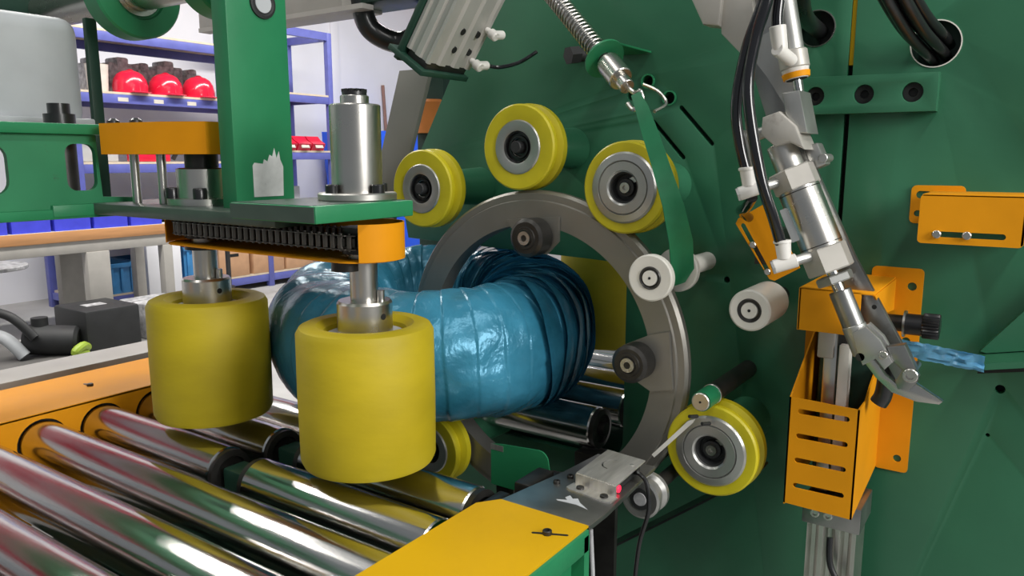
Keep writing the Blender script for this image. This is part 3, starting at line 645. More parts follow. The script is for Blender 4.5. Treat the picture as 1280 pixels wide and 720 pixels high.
# ================================================================== pneumatic cutter assembly on the right
ca = thing('film_cutter', (-.3, 1.22, 1.2), 'long grey film cutter slanting down across plate to pointed jaws', 'cutter')
bar = [(-.47, 1.62), (-.36, 1.62), (-.328, 1.40), (-.298, 1.309), (-.222, 1.156), (-.123, .987), (-.150, .972), (-.205, 1.06), (-.275, 1.17), (-.345, 1.31), (-.385, 1.42), (-.43, 1.52)]
MB().shape(bar, (), 1.222, 1.236, 'xz', bev=.0012).build('arm_bar', GREYBAR, ca)
for x, z in ((-.190, 1.083), (-.150, 1.015)): MB().cyl((x, 1.221, z), (x, 1.2225, z), .0035, seg=12).build('bore', DARKGL, ca)
MB().shape([(-.40, 1.47), (-.33, 1.50), (-.315, 1.44), (-.305, 1.39), (-.33, 1.375), (-.36, 1.42)], (), 1.205, 1.211, 'xz').build('sheet_plate', ALUW, ca)
MB().shape([(-.49, 1.56), (-.475, 1.60), (-.43, 1.60), (-.435, 1.50), (-.462, 1.505)], (), 1.195, 1.235, 'xz', bev=.004).build('clamp_block', PALEBR, ca)
MB().shape([(-.445, 1.60), (-.40, 1.60), (-.385, 1.51), (-.40, 1.455), (-.435, 1.49)], (), 1.205, 1.2225, 'xz', bev=.002).build('cast_arm', PALEBR, ca)
# hinge blocks between the two cylinders
MB().shape([(-.322, 1.392), (-.298, 1.395), (-.283, 1.335), (-.300, 1.335), (-.315, 1.362)], (), 1.150, 1.215, 'xz', bev=.002).build('clevis_block', ALUW, ca)
MB().shape([(-.345, 1.358), (-.322, 1.366), (-.298, 1.345), (-.283, 1.312), (-.305, 1.322), (-.325, 1.316), (-.346, 1.334)], (), 1.140, 1.212, 'xz', bev=.003).build('hinge_block', PALEBR, ca)
MB().cyl((-.372, 1.165, 1.330), (-.335, 1.165, 1.342), .009, seg=20, bev=.001).build('hinge_pin', ALUW, ca)
MB().box((-.376, 1.155, 1.285), (-.366, 1.175, 1.342), .002, rot=Matrix.Rotation(R(-20), 3, 'Y')).build('link_plate', ALUW, ca)
b = MB().box((-.292, 1.19, 1.285), (-.270, 1.222, 1.320), .003, rot=Matrix.Rotation(R(-25), 3, 'Y')).cyl((-.268, 1.185, 1.300), (-.268, 1.225, 1.300), .0065, seg=16, bev=.001); b.build('stop_bracket', ALUW, ca)
# main cylinder
mc = thing('pneumatic_cylinder', (-.29, 1.17, 1.2), 'large silver pneumatic cylinder with hexagonal end caps over orange brackets', 'air cylinder')
P0 = Vector((-.322, 1.17, 1.313)); dv = Vector((.417, 0, -.909))
def seg_(mb, s0, s1, r, n=36, bev=.001): return mb.cyl(P0 + dv * s0, P0 + dv * s1, r, seg=n, bev=bev)
seg_(MB(), -.008, .04, .021).build('rear_boss', ALU, mc)
seg_(MB(), .032, .064, .034, 6, .002).build('rear_cap', PALEBR, mc)
seg_(MB(), .062, .156, .0295).build('barrel', STEEL, mc)
for s0 in (.066, .150): seg_(MB(), s0, s0 + .002, .0302).build('crimp_ring', DKSTEEL, mc)
seg_(MB(), .155, .192, .034, 6, .002).build('front_cap', PALEBR, mc)
seg_(MB(), .197, .210, .0265, 6, .002).build('lock_nut', ALUW, mc)
seg_(MB(), .19, .25, .0085, 24, 0).build('piston_rod', CHROME, mc)
seg_(MB(), .222, .276, .0155, 32).build('coupling', GREYBAR, mc)
seg_(MB(), .275, .318, .0165, 32).build('rod_end', ALUW, mc)
b = MB().box((-.0165, -.006, -.046), (.0165, .006, .046), .002); b.xf(Matrix.Translation(P0 + dv * .115 + Vector((-.024, -.020, -.004))) @ Matrix.Rotation(R(-24.6), 4, 'Y') @ Matrix.Diagonal((.45, .3, .55, 1))); b.build('rating_label', CABG, mc)
# small upper cylinder
uc = thing('pneumatic_cylinder', (-.315, 1.17, 1.42), 'small upper silver pneumatic cylinder with orange seal ring', 'air cylinder')
P1 = Vector((-.338, 1.175, 1.545)); d1 = Vector((.215, 0, -.977)).normalized()
MB().cyl(P1, P1 + d1 * .115, .0165, seg=32, bev=.001).build('barrel', ALUW, uc)
MB().cyl(P1 + d1 * .095, P1 + d1 * .122, .0205, seg=32, bev=.002).build('cap', PALEBR, uc)
MB().cyl(P1 + d1 * .120, P1 + d1 * .136, .0195, .016, seg=32).build('nose', FITTING, uc)
MB().lathe([(.0165, 0), (.0198, 0), (.0185, .008), (.0165, .008)], P1 + d1 * .127, d1, 32, close=True).build('orange_seal', ORANGE, uc)
MB().cyl(P1 + d1 * .134, P1 + d1 * .1365, .0145, seg=28).build('bore', DARKGL, uc)
MB().cyl(P1 + d1 * .13, P1 + d1 * .175, .0065, seg=20).build('piston_rod', CHROME, uc)
# cutter head
ct = ca
MB().shape([(-.205, 1.055), (-.188, 1.067), (-.168, 1.050), (-.150, 1.020), (-.160, 1.008), (-.172, 1.022), (-.188, 1.010), (-.197, 1.028)], (), 1.150, 1.162, 'xz', bev=.002).build('fork_cheek', ALUW, ct)
MB().shape([(-.205, 1.055), (-.188, 1.067), (-.168, 1.050), (-.150, 1.020), (-.160, 1.008), (-.188, 1.008), (-.197, 1.028)], (), 1.178, 1.190, 'xz', bev=.002).build('fork_cheek', ALUW, ct)
MB().shape([(-.197, 1.030), (-.183, 1.036), (-.176, 1.018), (-.160, .998), (-.142, .986), (-.122, .992), (-.086, .972), (-.090, .967), (-.118, .966), (-.150, .974), (-.172, .992), (-.190, 1.014)], (), 1.163, 1.176, 'xz', bev=.0015).build('blade', STEEL, ct)
MB().shape([(-.160, 1.040), (-.138, 1.046), (-.122, 1.016), (-.118, .996), (-.128, .982), (-.142, .982), (-.146, .992), (-.138, 1.010), (-.152, 1.022)], (), 1.156, 1.176, 'xz', bev=.002).build('counter_jaw', GREYBAR, ct)
b = MB(); capbolt(b, (-.127, 1.157, 1.005), (0, -1, 0), .010, .008); b.cyl((-.127, 1.155, 1.005), (-.127, 1.225, 1.005), .005); b.build('pivot_bolt', STEEL, ct)
b = MB(); capbolt(b, (-.162, 1.150, 1.030), (0, -1, 0), .006, .006); b.build('pivot_bolt', STEEL, ct)
b = MB().cyl((-.192, 1.15, 1.022), (-.192, 1.20, 1.022), .006, seg=16); b.build('spring_pin', DKSTEEL, ct)
# hose fittings and hoses
def fitting(x, z, label, dirx=1, y=1.125):
    t = thing('hose_fitting', (x, y, z), label, 'fitting', 'white push-in fittings on the cutter cylinders')
    MB().cyl((x - .002, y, z + .004), (x - .006, y, z + .030), .0095, .0115, seg=24).cyl((x - .006, y, z + .026), (x - .0065, y, z + .031), .0125, seg=24, bev=.001).build('collar', FITTING, t)
    MB().cyl((x - .015, y - .006, z - .008), (x + .014, y + .006, z + .003), .010, seg=24, bev=.001).build('elbow', FITTING, t)
    MB().cyl((x + .010, y + .005, z + .001), (x + .030, y + .025, z + .008), .0075, seg=20).build('stem', ALUW, t)
    MB().lathe([(0, 0), (.0105, 0), (.0105, .004), (0, .004)], (x - .017, y - .007, z - .009), (.9, .35, .35), 6).build('hex_end', ALUW, t)
    return t
fitting(-.352, 1.256, 'white elbow fitting at rear of large cutter cylinder')
fitting(-.296, 1.153, 'white elbow fitting at front of large cutter cylinder')
t = thing('hose_fitting', (-.322, 1.14, 1.46), 'white push-in fitting on the small upper cylinder', 'fitting', 'white push-in fittings on the cutter cylinders')
MB().cyl((-.323, 1.135, 1.448), (-.328, 1.132, 1.482), .0105, .0115, seg=24, bev=.001).build('collar', FITTING, t)
MB().cyl((-.325, 1.125, 1.450), (-.312, 1.165, 1.435), .0095, seg=24, bev=.001).build('elbow', FITTING, t)
hs = [([(-.335, 1.13, 1.62), (-.342, 1.12, 1.53), (-.364, 1.115, 1.454), (-.3755, 1.115, 1.377), (-.369, 1.12, 1.32), (-.357, 1.125, 1.275)], 'black air hose to rear fitting of large cylinder, outer of two'),
      ([(-.325, 1.12, 1.62), (-.330, 1.10, 1.53), (-.346, 1.095, 1.46), (-.352, 1.093, 1.387), (-.330, 1.098, 1.275), (-.312, 1.11, 1.215), (-.302, 1.125, 1.172)], 'black air hose to front fitting of large cylinder, inner of two'),
      ([(-.315, 1.14, 1.62), (-.325, 1.135, 1.55), (-.329, 1.132, 1.50), (-.3275, 1.132, 1.475)], 'short black air hose into small upper cylinder fitting'),
      ([(-.352, 1.135, 1.243), (-.375, 1.18, 1.225), (-.405, 1.25, 1.215), (-.41, 1.31, 1.20)], 'black hose bending behind the orange slotted plate')]
for k, (p, lab) in enumerate(hs): o = MB().tube(p, .008, 14).build('air_hose', HOSE); tag(o, lab, 'hose')
cab = [([(-.30, 1.14, 1.64), (-.318, 1.2, 1.56), (-.335, 1.3, 1.52), (-.34, 1.46, 1.512)], .013, 'thick black cable entering plate hole behind small cylinder')]
for k, (dx, dz) in enumerate(((-.024, -.004), (-.008, .004), (.008, .010), (-.012, -.017), (.006, -.010))):
    lab = ('leftmost', 'second from left', 'rightmost', 'lowest left', 'lowest right')[k] + ' black cable of the bundle entering the large plate hole'
    cab.append(([(-.240 + dx, 1.17, 1.665 + dz), (-.208 + dx, 1.24, 1.565 + dz), (-.178 + dx, 1.32, 1.502 + dz), (-.155 + dx, 1.40, 1.473 + dz), (-.150 + dx, 1.47, 1.460 + dz)], .0079, lab))
for p, r, lab in cab:
    o = MB().tube(p, r, 12).build('cable', BLACK); tag(o, lab, 'cable', 'cable bundle through the large plate hole' if 'bundle' in lab else None)

# orange brackets on the plate
op = thing('slotted_plate', (-.38, 1.33, 1.16), 'tilted orange slotted plate behind the cylinder fittings', 'bracket')
MB().shape([(-.435, 1.188), (-.431, 1.197), (-.385, 1.225), (-.323, 1.119), (-.363, 1.094), (-.372, 1.096)], [slot(-.398, 1.146, .10, .0042, ang=R(-58.5))], 1.318, 1.321, 'xz').build('plate', ORANGE, op)
MB().box((-.40, 1.322, 1.12), (-.36, 1.40, 1.18)).build('stand_off', DKSTEEL, op)
for x, z in ((-.402, 1.153), (-.375, 1.109)): MB().cyl((x, 1.312, z), (x, 1.325, z), .0055, seg=16, bev=.001).build('slot_screw', STEEL, op)
rb_ = thing('slotted_bracket', (-.08, 1.33, 1.2), 'orange box bracket with horizontal slot and two screws at right edge', 'bracket')
MB().shape(rrect(-.147, 1.177, -.016, 1.248, .006), [slot(-.083, 1.191, .092, .0042)], 1.268, 1.271, 'xz').build('front_face', ORANGE, rb_)
MB().box((-.145, 1.268, 1.245), (-.018, 1.400, 1.2485), .001).box((-.019, 1.268, 1.18), (-.016, 1.40, 1.248)).build('top_face', ORANGE, rb_)
MB().shape(rrect(-.176, 1.196, -.10, 1.257, .008), [slot(-.158, 1.242, .022, .006), slot(-.160, 1.212, .02, .005)], 1.396, 1.40, 'xz').build('flange', ORANGE, rb_)
for x in (-.122, -.084): MB().cyl((x, 1.262, 1.191), (x, 1.275, 1.191), .0058, seg=16, bev=.001).build('slot_screw', STEEL, rb_)
ub = thing('hood_bracket', (-.24, 1.3, 1.05), 'orange hood bracket directly above the slotted orange box', 'bracket')
MB().box((-.293, 1.20, 1.040), (-.205, 1.203, 1.106), .001).box((-.293, 1.20, 1.103), (-.188, 1.40, 1.106), .001).box((-.293, 1.20, 1.04), (-.290, 1.40, 1.104)).build('hood', ORANGE, ub)
MB().shape(rrect(-.225, 1.030, -.147, 1.122, .008), [circ(-.163, 1.092, .007)], 1.396, 1.40, 'xz').build('flange', ORANGE, ub)
MB().shape([(1.20, 1.103), (1.40, 1.103), (1.40, 1.05), (1.30, 1.06)], (), -.190, -.187, 'yz').build('side_cheek', ORANGE, ub)
lb = thing('slotted_box_guard', (-.25, 1.3, .755), 'orange open-top guard box with four horizontal slots', 'guard')
x0, x1 = -.297, -.195
MB().shape([(x0, .756), (x1, .754), (x1, .929), (x0, .932)], [slot(-.246, z, .076, .0042, ang=R(.5)) for z in (.911, .871, .831, .789)], 1.20, 1.2025, 'xz').build('front_face', ORANGE, lb)
MB().shape([(1.20, .754), (1.40, .775), (1.40, 1.03), (1.345, 1.03), (1.325, .965), (1.275, .945), (1.25, .93), (1.20, .93)], (), x1 - .0025, x1, 'yz').build('side_face', ORANGE, lb)
MB().shape([(1.20, .754), (1.40, .775), (1.40, 1.04), (1.375, 1.04), (1.20, .932)], (), x0, x0 + .0025, 'yz').build('side_face', ORANGE, lb)
MB().shape(rrect(x1 - .003, .772, -.146, 1.035, .006), [circ(-.163, .795, .0065), circ(-.165, 1.0, .0065)], 1.396, 1.40, 'xz').build('flange', ORANGE, lb)
MB().shape(rrect(-.325, .78, x0 + .003, 1.045, .006), (), 1.396, 1.40, 'xz').build('flange', ORANGE, lb)
cs = thing('clamp_slide', (-.24, 1.29, .74), 'dark clamp slide with pale bar standing inside the slotted box', 'slide')
MB().box((-.266, 1.27, .76), (-.246, 1.30, 1.035), .002).build('slide_rail', STEEL, cs)
MB().box((-.242, 1.262, .78), (-.226, 1.285, 1.01), .002).build('pale_bar', WHITE, cs)
MB().box((-.275, 1.262, .985), (-.250, 1.29, 1.038), .003).build('top_clamp', PALEBR, cs)
MB().box((-.25, 1.275, 1.005), (-.195, 1.32, 1.038), .003).build('cross_block', MBLACK, cs)
MB().box((-.285, 1.33, .77), (-.20, 1.39, 1.035), .003).build('back_block', DKGREEN, cs)
MB().tube([(-.176, 1.255, 1.00), (-.170, 1.25, .975), (-.172, 1.25, .945), (-.178, 1.25, .93)], .013, 14).build('rubber_buffer', BLACK, cs)
kn = cs
P = []
for k in range(48): P.append((1.31 + (.0185 + .0012 * math.cos(k * math.pi)) * math.cos(2 * math.pi * k / 48), 1.046 + (.0185 + .0012 * math.cos(k * math.pi)) * math.sin(2 * math.pi * k / 48)))
MB().shape(P, (), -.134, -.110, 'yz', bev=.002).build('knob_grip', BLACK, kn)
MB().cyl((-.158, 1.31, 1.046), (-.133, 1.31, 1.046), .0165, bev=.001).build('knob_neck', BLACK, kn)
MB().cyl((-.200, 1.31, 1.046), (-.157, 1.31, 1.046), .013).build('knob_stem', DKSTEEL, kn)
MB().cyl((-.160, 1.31, 1.046), (-.157, 1.31, 1.046), .021).build('knob_washer', STEEL, kn)
ap = thing('aluminium_profile', (-.23, 1.27, 0), 'upright aluminium profile below the orange slotted box', 'profile')
MB().shape([(-.268, 1.245)] + [(-.268 + .075 * k / 12, 1.245 + (.008 if k % 4 in (1, 2) and 0 < k < 12 else 0)) for k in range(1, 12)] + [(-.193, 1.245), (-.193, 1.32), (-.268, 1.32)], (), 0, .735, 'xy').build('extrusion', ALU, ap)
MB().box((-.275, 1.235, .715), (-.187, 1.33, .758), .002).build('head_block', GREYBAR, ap)
for x in (-.255, -.235): b = MB(); capbolt(b, (x, 1.236, .736), (0, -1, 0), .007, .005); b.build('head_bolt', STEEL, ap)
o = MB().tube([(-.23, 1.235, .70), (-.225, 1.225, .66), (-.205, 1.225, .62), (-.19, 1.24, .56)], .005, 10).build('sensor_cable', BLACK); tag(o, 'thin black cable in front of the aluminium profile', 'cable')
fs = thing('film_strip', (-.1, 1.3, 1.0), 'crumpled light blue film strip stretched right from the cutter tip', 'film')
bmf = bmesh.new(); rowsf = []
for k in range(40):
    x = -.17 + .122 * k / 39; zc_ = 1.009 - .010 * k / 39
    rowsf.append([bmf.verts.new((x + noise.noise(Vector((j * 3., k * .8, 4))) * .002, 1.306 + noise.noise(Vector((x * 60, j * .8, 0))) * .006 + .0 * j, zc_ + (j / 7 - .5) * .026 + noise.noise(Vector((x * 90, j * .3, 3))) * .003)) for j in range(8)])
for a_, b_ in zip(rowsf[:-1], rowsf[1:]):
    for j in range(7): bmf.faces.new((a_[j], a_[j + 1], b_[j + 1], b_[j]))
ex = bmesh.ops.solidify(bmf, geom=bmf.faces[:], thickness=.0006)
mfs = MB(); mfs.join(bmf); mfs.build('strip', mat('pale_blue_film', (.20, .55, .85), .25, var=.2, scale=30, coat=.5), fs, ang=20)

# ================================================================== steel end plate, cover, shield at the right rail end
ep = thing('steel_end_plate', (-.55, 1.0, .79), 'grey steel plate at the end of the yellow rail cover', 'plate')
MB().shape([(-.625, .8775), (-.474, .8775), (-.4735, .93), (-.486, 1.125), (-.59, 1.12), (-.60, 1.02)], (), .790, .798, 'xy', bev=.001).build('plate', GREYBAR, ep)
MB().shape([(-.556, .925), (-.552, .923), (-.522, .926), (-.500, .921), (-.520, .934), (-.530, .945), (-.536, .940), (-.545, .948), (-.548, .938), (-.541, .932)], (), .798, .7985, 'xy').build('white_scrape', CABG, ep)
for x, y in ((-.585, .975), (-.578, 1.005)): b = MB(); capbolt(b, (x, y, .798), (0, 0, 1), .0055, .005); b.build('plate_bolt', DKSTEEL, ep)
MB().box((-.62, .885, .45), (-.53, .90, .79)).build('bracket_leg', DKSTEEL, ep); MB().box((-.60, 1.09, .45), (-.54, 1.10, .79)).build('bracket_leg', DKSTEEL, ep)
cv = thing('sensor_cover', (-.52, 1.0, .798), 'bent stainless sensor cover with curved slot bolted to steel plate', 'cover')
arcs = [(-.522 + .022 * math.cos(R(a)), 1.050 + .022 * math.sin(R(a))) for a in range(110, 261, 15)]
arcs = arcs + [(-.522 + .0190 * math.cos(R(a)), 1.050 + .0190 * math.sin(R(a))) for a in range(260, 109, -15)]
MB().shape([(-.558, .989), (-.484, .980), (-.490, 1.094), (-.562, 1.102)], [arcs], .8155, .8175, 'xy').build('top_sheet', STAIN, cv)
MB().shape([(-.558, .9865), (-.484, .9775), (-.484, .9805), (-.558, .9895)], (), .799, .8165, 'xy').build('front_sheet', STAIN, cv)
MB().shape([(-.564, .968), (-.556, .963), (-.490, .955), (-.482, .958), (-.481, .979), (-.562, .989)], (), .798, .8002, 'xy').build('flange', STAIN, cv)
for x, y in ((-.543, .975), (-.499, .969)): b = MB(); b.lathe([(0, 0), (.0065, 0), (.006, .003), (.003, .0045), (0, .0045)], (x, y, .800), (0, 0, 1), 18); b.build('button_screw', DKSTEEL, cv)
MB().cyl((-.500, 1.065, .8175), (-.500, 1.065, .8182), .0035, seg=14).build('rivet', ALUW, cv)
MB().box((-.545, 1.0, .80), (-.492, 1.08, .8145), .002).build('sensor_body', MBLACK, cv)
rl = bpy.data.materials.new('red_led'); rl.use_nodes = True; bb_ = rl.node_tree.nodes['Principled BSDF']; bb_.inputs['Base Color'].default_value = (.8, .01, .04, 1); bb_.inputs['Emission Color'].default_value = (1, .02, .06, 1); bb_.inputs['Emission Strength'].default_value = 1.5
MB().cyl((-.492, .995, .806), (-.486, .995, .806), .006, seg=14, bev=.001).build('red_lamp', rl, cv)
o = MB().tube([(-.493, 1.06, .808), (-.478, 1.05, .812), (-.464, 1.045, .80), (-.458, 1.04, .76), (-.470, 1.035, .70), (-.476, 1.03, .60)], .0035, 10).build('sensor_cable', BLACK); tag(o, 'thin cable drooping from the stainless sensor cover', 'cable')
o = MB().tube([(-.475, .885, .79), (-.470, .882, .74), (-.467, .885, .68), (-.460, .90, .60), (-.455, .90, .50)], .0032, 10).build('grey_cable', CLEARGREY); tag(o, 'grey cable hanging at the end of the green rail', 'cable')
sd = thing('green_shield', (-.72, 1.09, .72), 'small upright green shield plate below the coil', 'shield')
pts = [(-.80, .70), (-.80, .778), (-.775, .782)] + [(-.695 + .02 * math.cos(R(a)), .768 + .02 * math.sin(R(a))) for a in range(90, -1, -18)] + [(-.662, .70)]
MB().shape(pts, (), 1.095, 1.098, 'xz').build('plate', GREEN, sd)
MB().box((-.80, 1.0945, .768), (-.772, 1.0955, .779)).build('bare_edge', STAIN, sd)
MB().box((-.79, 1.098, .45), (-.76, 1.11, .72)).build('stay', DKSTEEL, sd)
bk = thing('bearing_block', (-.69, .98, .72), 'dark greasy bearing blocks between roller ends and green shield', 'bearing')
MB().box((-.66, .965, .70), (-.628, 1.04, .786), .004).build('block', DKSTEEL, bk)
MB().box((-.655, .855, .70), (-.634, .92, .79), .004).build('block', DKSTEEL, bk)
MB().cyl((-.645, 1.05, .75), (-.60, 1.05, .75), .028, seg=24, bev=.003).build('bearing', DKSTEEL, bk)
MB().cyl((-.645, 1.05, .75), (-.665, 1.05, .75), .014, seg=18).build('shaft_end', STEEL, bk)
MB().box((-.70, 1.0, .45), (-.61, 1.075, .72), .004).build('pedestal', DKSTEEL, bk)

# ================================================================== background: rack with stored goods
rk = thing('storage_rack', (-6.8, 4.6, 0), 'blue steel shelving rack with pale boards along the white wall', 'rack')
RX0, RX1, RYa, RYb = -7.15, -6.5, 3.22, 5.95
RYm = 5.05
for y in (RYa, RYm, RYb):
    for x in (RX0, RX1): MB().box((x - .03, y - .03, 0), (x + .03, y + .03, 2.62), .003).build('post', RACKB, rk)
for ya, yb, zs in ((RYa, RYm, (.13, .62, 1.25, 1.83, 2.33)), (RYm, RYb, (.13, .62, 1.36, 1.95))):
    for z in zs:
        MB().box((RX0, ya, z), (RX1 + .02, yb, z + .018)).build('shelf_board', BOARD, rk)
        for x in (RX0, RX1): MB().box((x - .02, ya, z - .075), (x + .02, yb, z - .001), .003).build('shelf_beam', RACKB, rk)
        for y in (ya, yb): MB().box((RX0, y - .02, z - .06), (RX1, y + .02, z - .001)).build('end_beam', RACKB, rk)
for x in (RX0, RX1): MB().box((x - .025, RYm, 2.54), (x + .025, RYb, 2.62)).build('top_beam', RACKB, rk)
MB().box((RX0, RYb - .025, 2.54), (RX1, RYb + .025, 2.62)).build('top_beam', RACKB, rk)
for k, y in enumerate((3.63, 3.95, 4.27)): MB().box((RX1 + .020, y - .045, 1.772), (RX1 + .0215, y + .045, 1.805)).build('price_label', CREAM, rk)
# helmets
def helmet(y, label):
    t = thing('safety_helmet', (-6.62, y, 1.849), label, 'helmet', 'red safety helmets on the shelf')
    pr = [(.125, 0), (.150, .0), (.152, .006), (.138, .02), (.139, .07), (.128, .12), (.104, .162), (.068, .188), (.03, .198), (0, .20)]
    m = MB().lathe(pr, (-6.62, y, 1.849), (0, 0, 1), 36); 
    for v in m.bm.verts: v.co.x = -6.62 + (v.co.x + 6.62) * 1.12
    m.build('shell', RED, t)
    MB().tube([(-6.62 + .155 * math.cos(a), y, 1.86 + .19 * math.sin(a)) for a in [math.pi * k / 8 for k in range(9)]], .010, 8).build('crown_ridge', RED, t)
    MB().box((-6.47, y - .08, 1.852), (-6.42, y + .08, 1.860), .003).build('peak', RED, t)
helmet(3.78, 'red safety helmet leftmost of three on the shelf'); helmet(4.11, 'red safety helmet in the middle of three on shelf'); helmet(4.44, 'red safety helmet nearest the green upright on shelf')
o = MB().lathe([(0, 0), (.075, 0), (.09, .22), (.093, .222), (.086, .222), (.072, .01), (0, .01)], (-6.6, 3.49, 1.849), (0, 0, 1), 28).build('white_tub', CREAM); tag(o, 'cream tub beside the leftmost red helmet', 'tub')
for k, (y, dy, h) in enumerate(((3.62, .10, .26), (3.86, .14, .28), (4.06, .10, .25), (4.30, .13, .29), (4.55, .08, .24))):
    o = MB().box((-7.05, y - dy, 1.849), (-6.83, y + dy, 1.849 + h), .015).box((-7.03, y - dy * .5, 1.849 + h * .6), (-6.82, y + dy * .3, 1.849 + h + .05), .02).build('parts_packet', CLEARGREY); tag(o, 'grey parts packet ' + ('behind the cream tub', 'behind the leftmost red helmet', 'between the left and middle red helmets', 'behind gap right of the middle helmet', 'behind helmet nearest the green upright')[k], 'packet', 'parts packets behind helmets')
def openbox(lo, hi, th, name, m, parent=None, front_low=0.):
    (ax, ay, az), (bx, by, bz) = lo, hi; b = MB()
    b.box((ax, ay, az), (bx, by, az + th)); b.box((ax, ay, az + th), (ax + th, by, bz)); b.box((bx - th, ay, az + th), (bx, by, bz - front_low))
    b.box((ax + th, ay, az + th), (bx - th, ay + th, bz)); b.box((ax + th, by - th, az + th), (bx - th, by, bz)); return b.build(name, m, parent)
for k, y in enumerate((5.36, 5.55, 5.74)):
    t = thing('red_bin', (-6.62, y, 1.379), ('red parts bin closest to the green upright', 'middle red parts bin on right bay shelf', 'red parts bin next to the blue rack post')[k], 'bin', 'red parts bins on the right bay')
    m = MB().shape([(-6.75, 1.379), (-6.49, 1.379), (-6.45, 1.45), (-6.53, 1.49), (-6.57, 1.53), (-6.75, 1.53)], (), y - .085, y + .085, 'xz'); m.build('body', RED, t)
    MB().box((-6.462, y - .05, 1.405), (-6.452, y + .05, 1.445), rot=Matrix.Rotation(R(-28), 3, 'Y')).build('bin_label', CREAM, t)
# lower goods
for k, (y, dy, h) in enumerate(((4.62, .17, .30), (5.03, .19, .31), (5.43, .18, .22))):
    t = thing('cardboard_box', (-6.7, y, .148), ('cardboard box with handhole beside left shaft', 'cardboard box with handhole in middle of bottom shelf', 'low cardboard box nearest the blue coil')[k], 'box', 'cardboard boxes on the bottom shelf')
    MB().box((-6.95, y - dy, .148), (-6.48, y + dy, .148 + h), .004).build('carton', CARD, t)
    MB().box((-6.481, y - .05, .148 + h * .66), (-6.478, y + .05, .148 + h * .76), .001).build('handhole', DARKGL, t)
def crate(y0, y1, label, z=.148, h=.26, m=CRATE):
    t = thing('plastic_crate', (-6.7, (y0 + y1) / 2, z), label, 'crate', 'blue crates on the bottom shelf')
    openbox((-7.0, y0, z), (-6.48, y1, z + h), .012, 'tub', m, t)
    MB().box((-6.486, y0 - .01, z + h - .035), (-6.46, y1 + .01, z + h), .003).build('rim', m, t)
    for k in range(4): yy = y0 + (y1 - y0) * (k + .5) / 4; MB().box((-6.481, yy - .012, z + .02), (-6.468, yy + .012, z + h - .03), .002).build('rib', m, t)
    MB().box((-6.95, y0 + .03, z + .03), (-6.53, y1 - .03, z + h - .06)).build('contents', MBLACK, t)
crate(3.27, 3.62, 'blue crate at the left end of bottom shelf'); crate(3.66, 4.02, 'light blue crate behind bench leg on bottom shelf')
crate(4.08, 4.40, 'tall dark blue crate under red basket', h=.34)
o = openbox((-6.9, 4.10, .49), (-6.5, 4.38, .57), .012, 'red_basket', RED); tag(o, 'red basket on top of tall blue crate', 'basket')
for k, y in enumerate((3.42, 3.80, 4.2)):
    o = MB().box((-7.0, y - .14, .639), (-6.6, y + .14, .90), .02).build('dark_carton', MBLACK); tag(o, 'dark box on the low shelf above ' + ('the left end blue crate', 'the crate behind bench leg', 'the red basket')[k], 'box', 'dark boxes on the low shelf')
for k, (y, z) in enumerate(((3.45, 1.269), (5.45, .639))):
    o = MB().box((-7.10, y - .18, z), (-6.75, y + .25, z + .36), .01).build('grey_carton', CABG); tag(o, ('pale grey carton behind the orange cover', 'pale grey carton on the right rack bay')[k], 'carton')
o = MB().box((-6.72, 3.75, 1.269), (-6.52, 4.05, 1.345), .01).build('red_tray', RED); tag(o, 'flat red tray low behind the orange cover', 'tray')
o = MB().tube([(-6.6, 4.12, 1.29), (-6.55, 4.16, 1.38), (-6.55, 4.26, 1.38), (-6.6, 4.34, 1.29)], .02, 10).build('black_handle_tool', MBLACK); tag(o, 'black bent tool on the shelf beneath helmets', 'tool')
# blue wrapped stack and broom handle by the wall
bs = thing('blue_covered_stack', (-7.0, 7.5, 0), 'bright blue plastic-covered stack against the white wall', 'stack')
bmm = bmesh.new(); bmesh.ops.create_cube(bmm, size=1); bmesh.ops.subdivide_edges(bmm, edges=bmm.edges[:], cuts=14, use_grid_fill=True)
for v in bmm.verts:
    v.co = Vector((v.co.x * .9, v.co.y * 1.5, (v.co.z + .5) * 1.62)); v.co += Vector((-6.98, 7.55, 0)) 
    v.co.y += -.14 * (v.co.z / 1.62) + noise.noise(v.co * 4) * .06; v.co.x += noise.noise(v.co * 3.3) * .05
    if v.co.z < .01: v.co.z = 0
m = MB(); m.join(bmm); m.build('blue_cover', TARP, bs, ang=60)
o = MB().cyl((-7.52, 8.0, 0), (-7.57, 7.9, 2.28), .022, seg=12).build('broom_handle', mat('brown_wood', (.28, .15, .11), .6)); tag(o, 'brown wooden pole leaning on wall behind slanted bar', 'pole')
# workbench with violet bins
wb = thing('workbench', (-6.0, 2.7, 0), 'long workbench with orange wood edge and beige frame at left', 'bench')
MB().box((-6.30, .3, .735), (-5.82, 3.58, .775), .003).build('bench_top', CABG, wb)
MB().box((-5.82, .3, .70), (-5.80, 3.58, .778), .002).build('wood_edge', WOOD, wb)
MB().box((-5.86, .3, .61), (-5.81, 3.58, .70), .003).build('apron', BEIGE, wb)
for y in (1.2, 2.96, 3.52):
    wd = .085 if y < 3.3 else .04
    MB().box((-5.88, y - wd, 0), (-5.80, y + wd, .61), .004).build('leg', BEIGE, wb); MB().box((-6.3, y - wd, 0), (-6.22, y + wd, .735), .004).build('leg', BEIGE, wb)
for k in range(6):
    y = 1.98 + .285 * k
    o = openbox((-6.15, y - .128, .776), (-5.88, y + .128, .935), .008, 'violet_bin', BINB); tag(o, 'violet-blue plastic bin on the workbench, ' + ('leftmost of the row', 'second from the left edge', 'third from the left edge', 'fourth from the left edge', 'second from the right end', 'last at the right end')[k], 'bin', 'violet bins on the workbench')
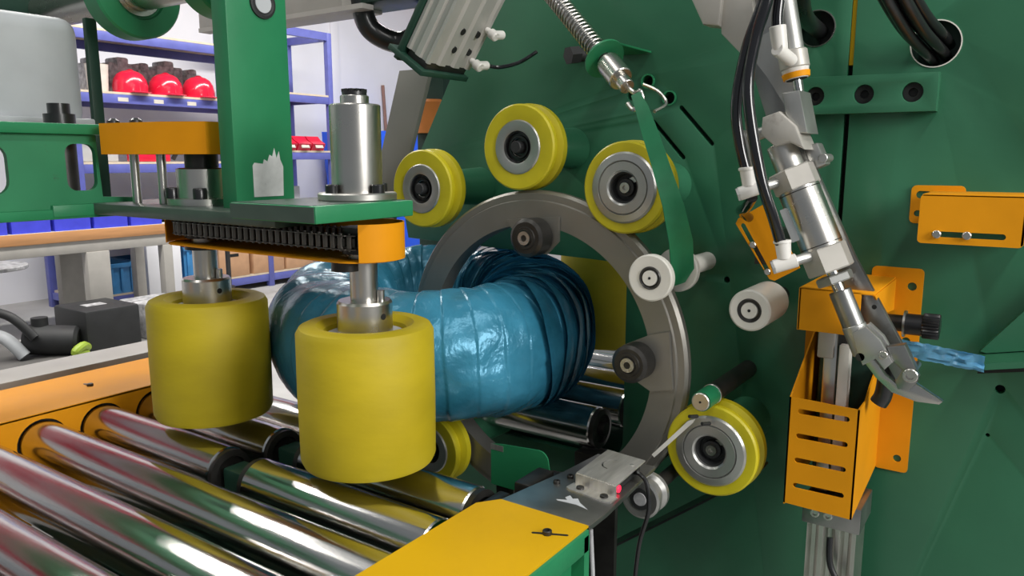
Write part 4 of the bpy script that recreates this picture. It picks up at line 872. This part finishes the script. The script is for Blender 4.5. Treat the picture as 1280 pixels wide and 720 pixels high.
# white boards leaning behind bench
o = MB().box((-6.40, 3.66, 0), (-6.36, 3.98, .74), .004).build('white_board', WALL); tag(o, 'white panel standing on floor left of steel shaft', 'panel')
st = thing('black_stand', (-5.6, 3.72, 0), 'thin black stand with round foot before the cardboard boxes', 'stand')
MB().cyl((-6.2, 4.35, .02), (-6.2, 4.35, .55), .022, seg=14).build('pole', MBLACK, st); MB().cyl((-6.2, 4.35, .0), (-6.2, 4.35, .12), .05, seg=20).build('foot', MBLACK, st)
# things on the floor at left
mo = thing('black_case', (-5.35, 2.62, 0), 'black boxy case standing on the floor under the bench', 'case')
MB().box((-5.62, 2.52, .0), (-5.18, 2.90, .29), .02).build('body', MBLACK, mo); MB().box((-5.45, 2.62, .29), (-5.35, 2.76, .292)).build('sticker', CLEARGREY, mo)
o = MB().box((-5.62, 2.98, 0), (-5.22, 3.35, .26), .015).build('grey_case', CLEARGREY); tag(o, 'grey case behind the black case, left of rear yellow roller', 'case')
o = MB().cyl((-5.25, 2.50, .09), (-5.45, 2.25, .12), .10, seg=28, bev=.02).cyl((-5.4, 2.33, .2), (-5.4, 2.33, .26), .05).build('small_motor', MBLACK); tag(o, 'small black motor lying left of the black case', 'motor')
o = MB().tube([(-5.15, 2.50, .06), (-5.08, 2.44, .09), (-5.06, 2.38, .06), (-5.1, 2.46, .03), (-5.2, 2.5, .02)], .028, 10).build('lime_hose', LIME); tag(o, 'short lime green hose piece beside black motor', 'hose')
o = MB().tube([(-5.3, 2.25, .15), (-5.4, 2.15, .30), (-5.6, 2.02, .33), (-5.9, 1.85, .25), (-6.3, 1.7, .1)], .03, 12).build('black_pipe', MBLACK); tag(o, 'black cable arching over the floor at left edge', 'cable')
o = MB().tube([(-5.35, 2.2, .03), (-5.45, 2.12, .16), (-5.75, 2.05, .14), (-6.0, 1.95, .03)], .04, 12).build('white_pipe', CABG); tag(o, 'pale pipe lying under the black cable at left', 'pipe')
mtm = mat('dark_floor_mat', (.115, .11, .105), .75, var=.2, scale=3)
o = MB().box((-6.0, -1.5, 0), (-2.3, 2.42, .006)).build('floor_mat', mtm); tag(o, 'dark grey floor mat left of the conveyor', 'mat')
o = MB().box((-5.05, 2.02, .006), (-4.5, 2.06, .02), rot=Matrix.Rotation(R(35), 3, 'Z')).build('metal_strip', BEIGE); tag(o, 'grey metal strip lying on the floor before black case', 'strip')
dk = thing('round_table', (-6.5, 2.42, 0), 'grey round metal table top at the left picture edge', 'table')
MB().cyl((-6.75, 2.55, .44), (-6.75, 2.55, .47), .30, seg=40, bev=.005).build('disc', CLEARGREY, dk); MB().cyl((-6.75, 2.55, 0), (-6.75, 2.55, .44), .05).build('stem', CLEARGREY, dk)
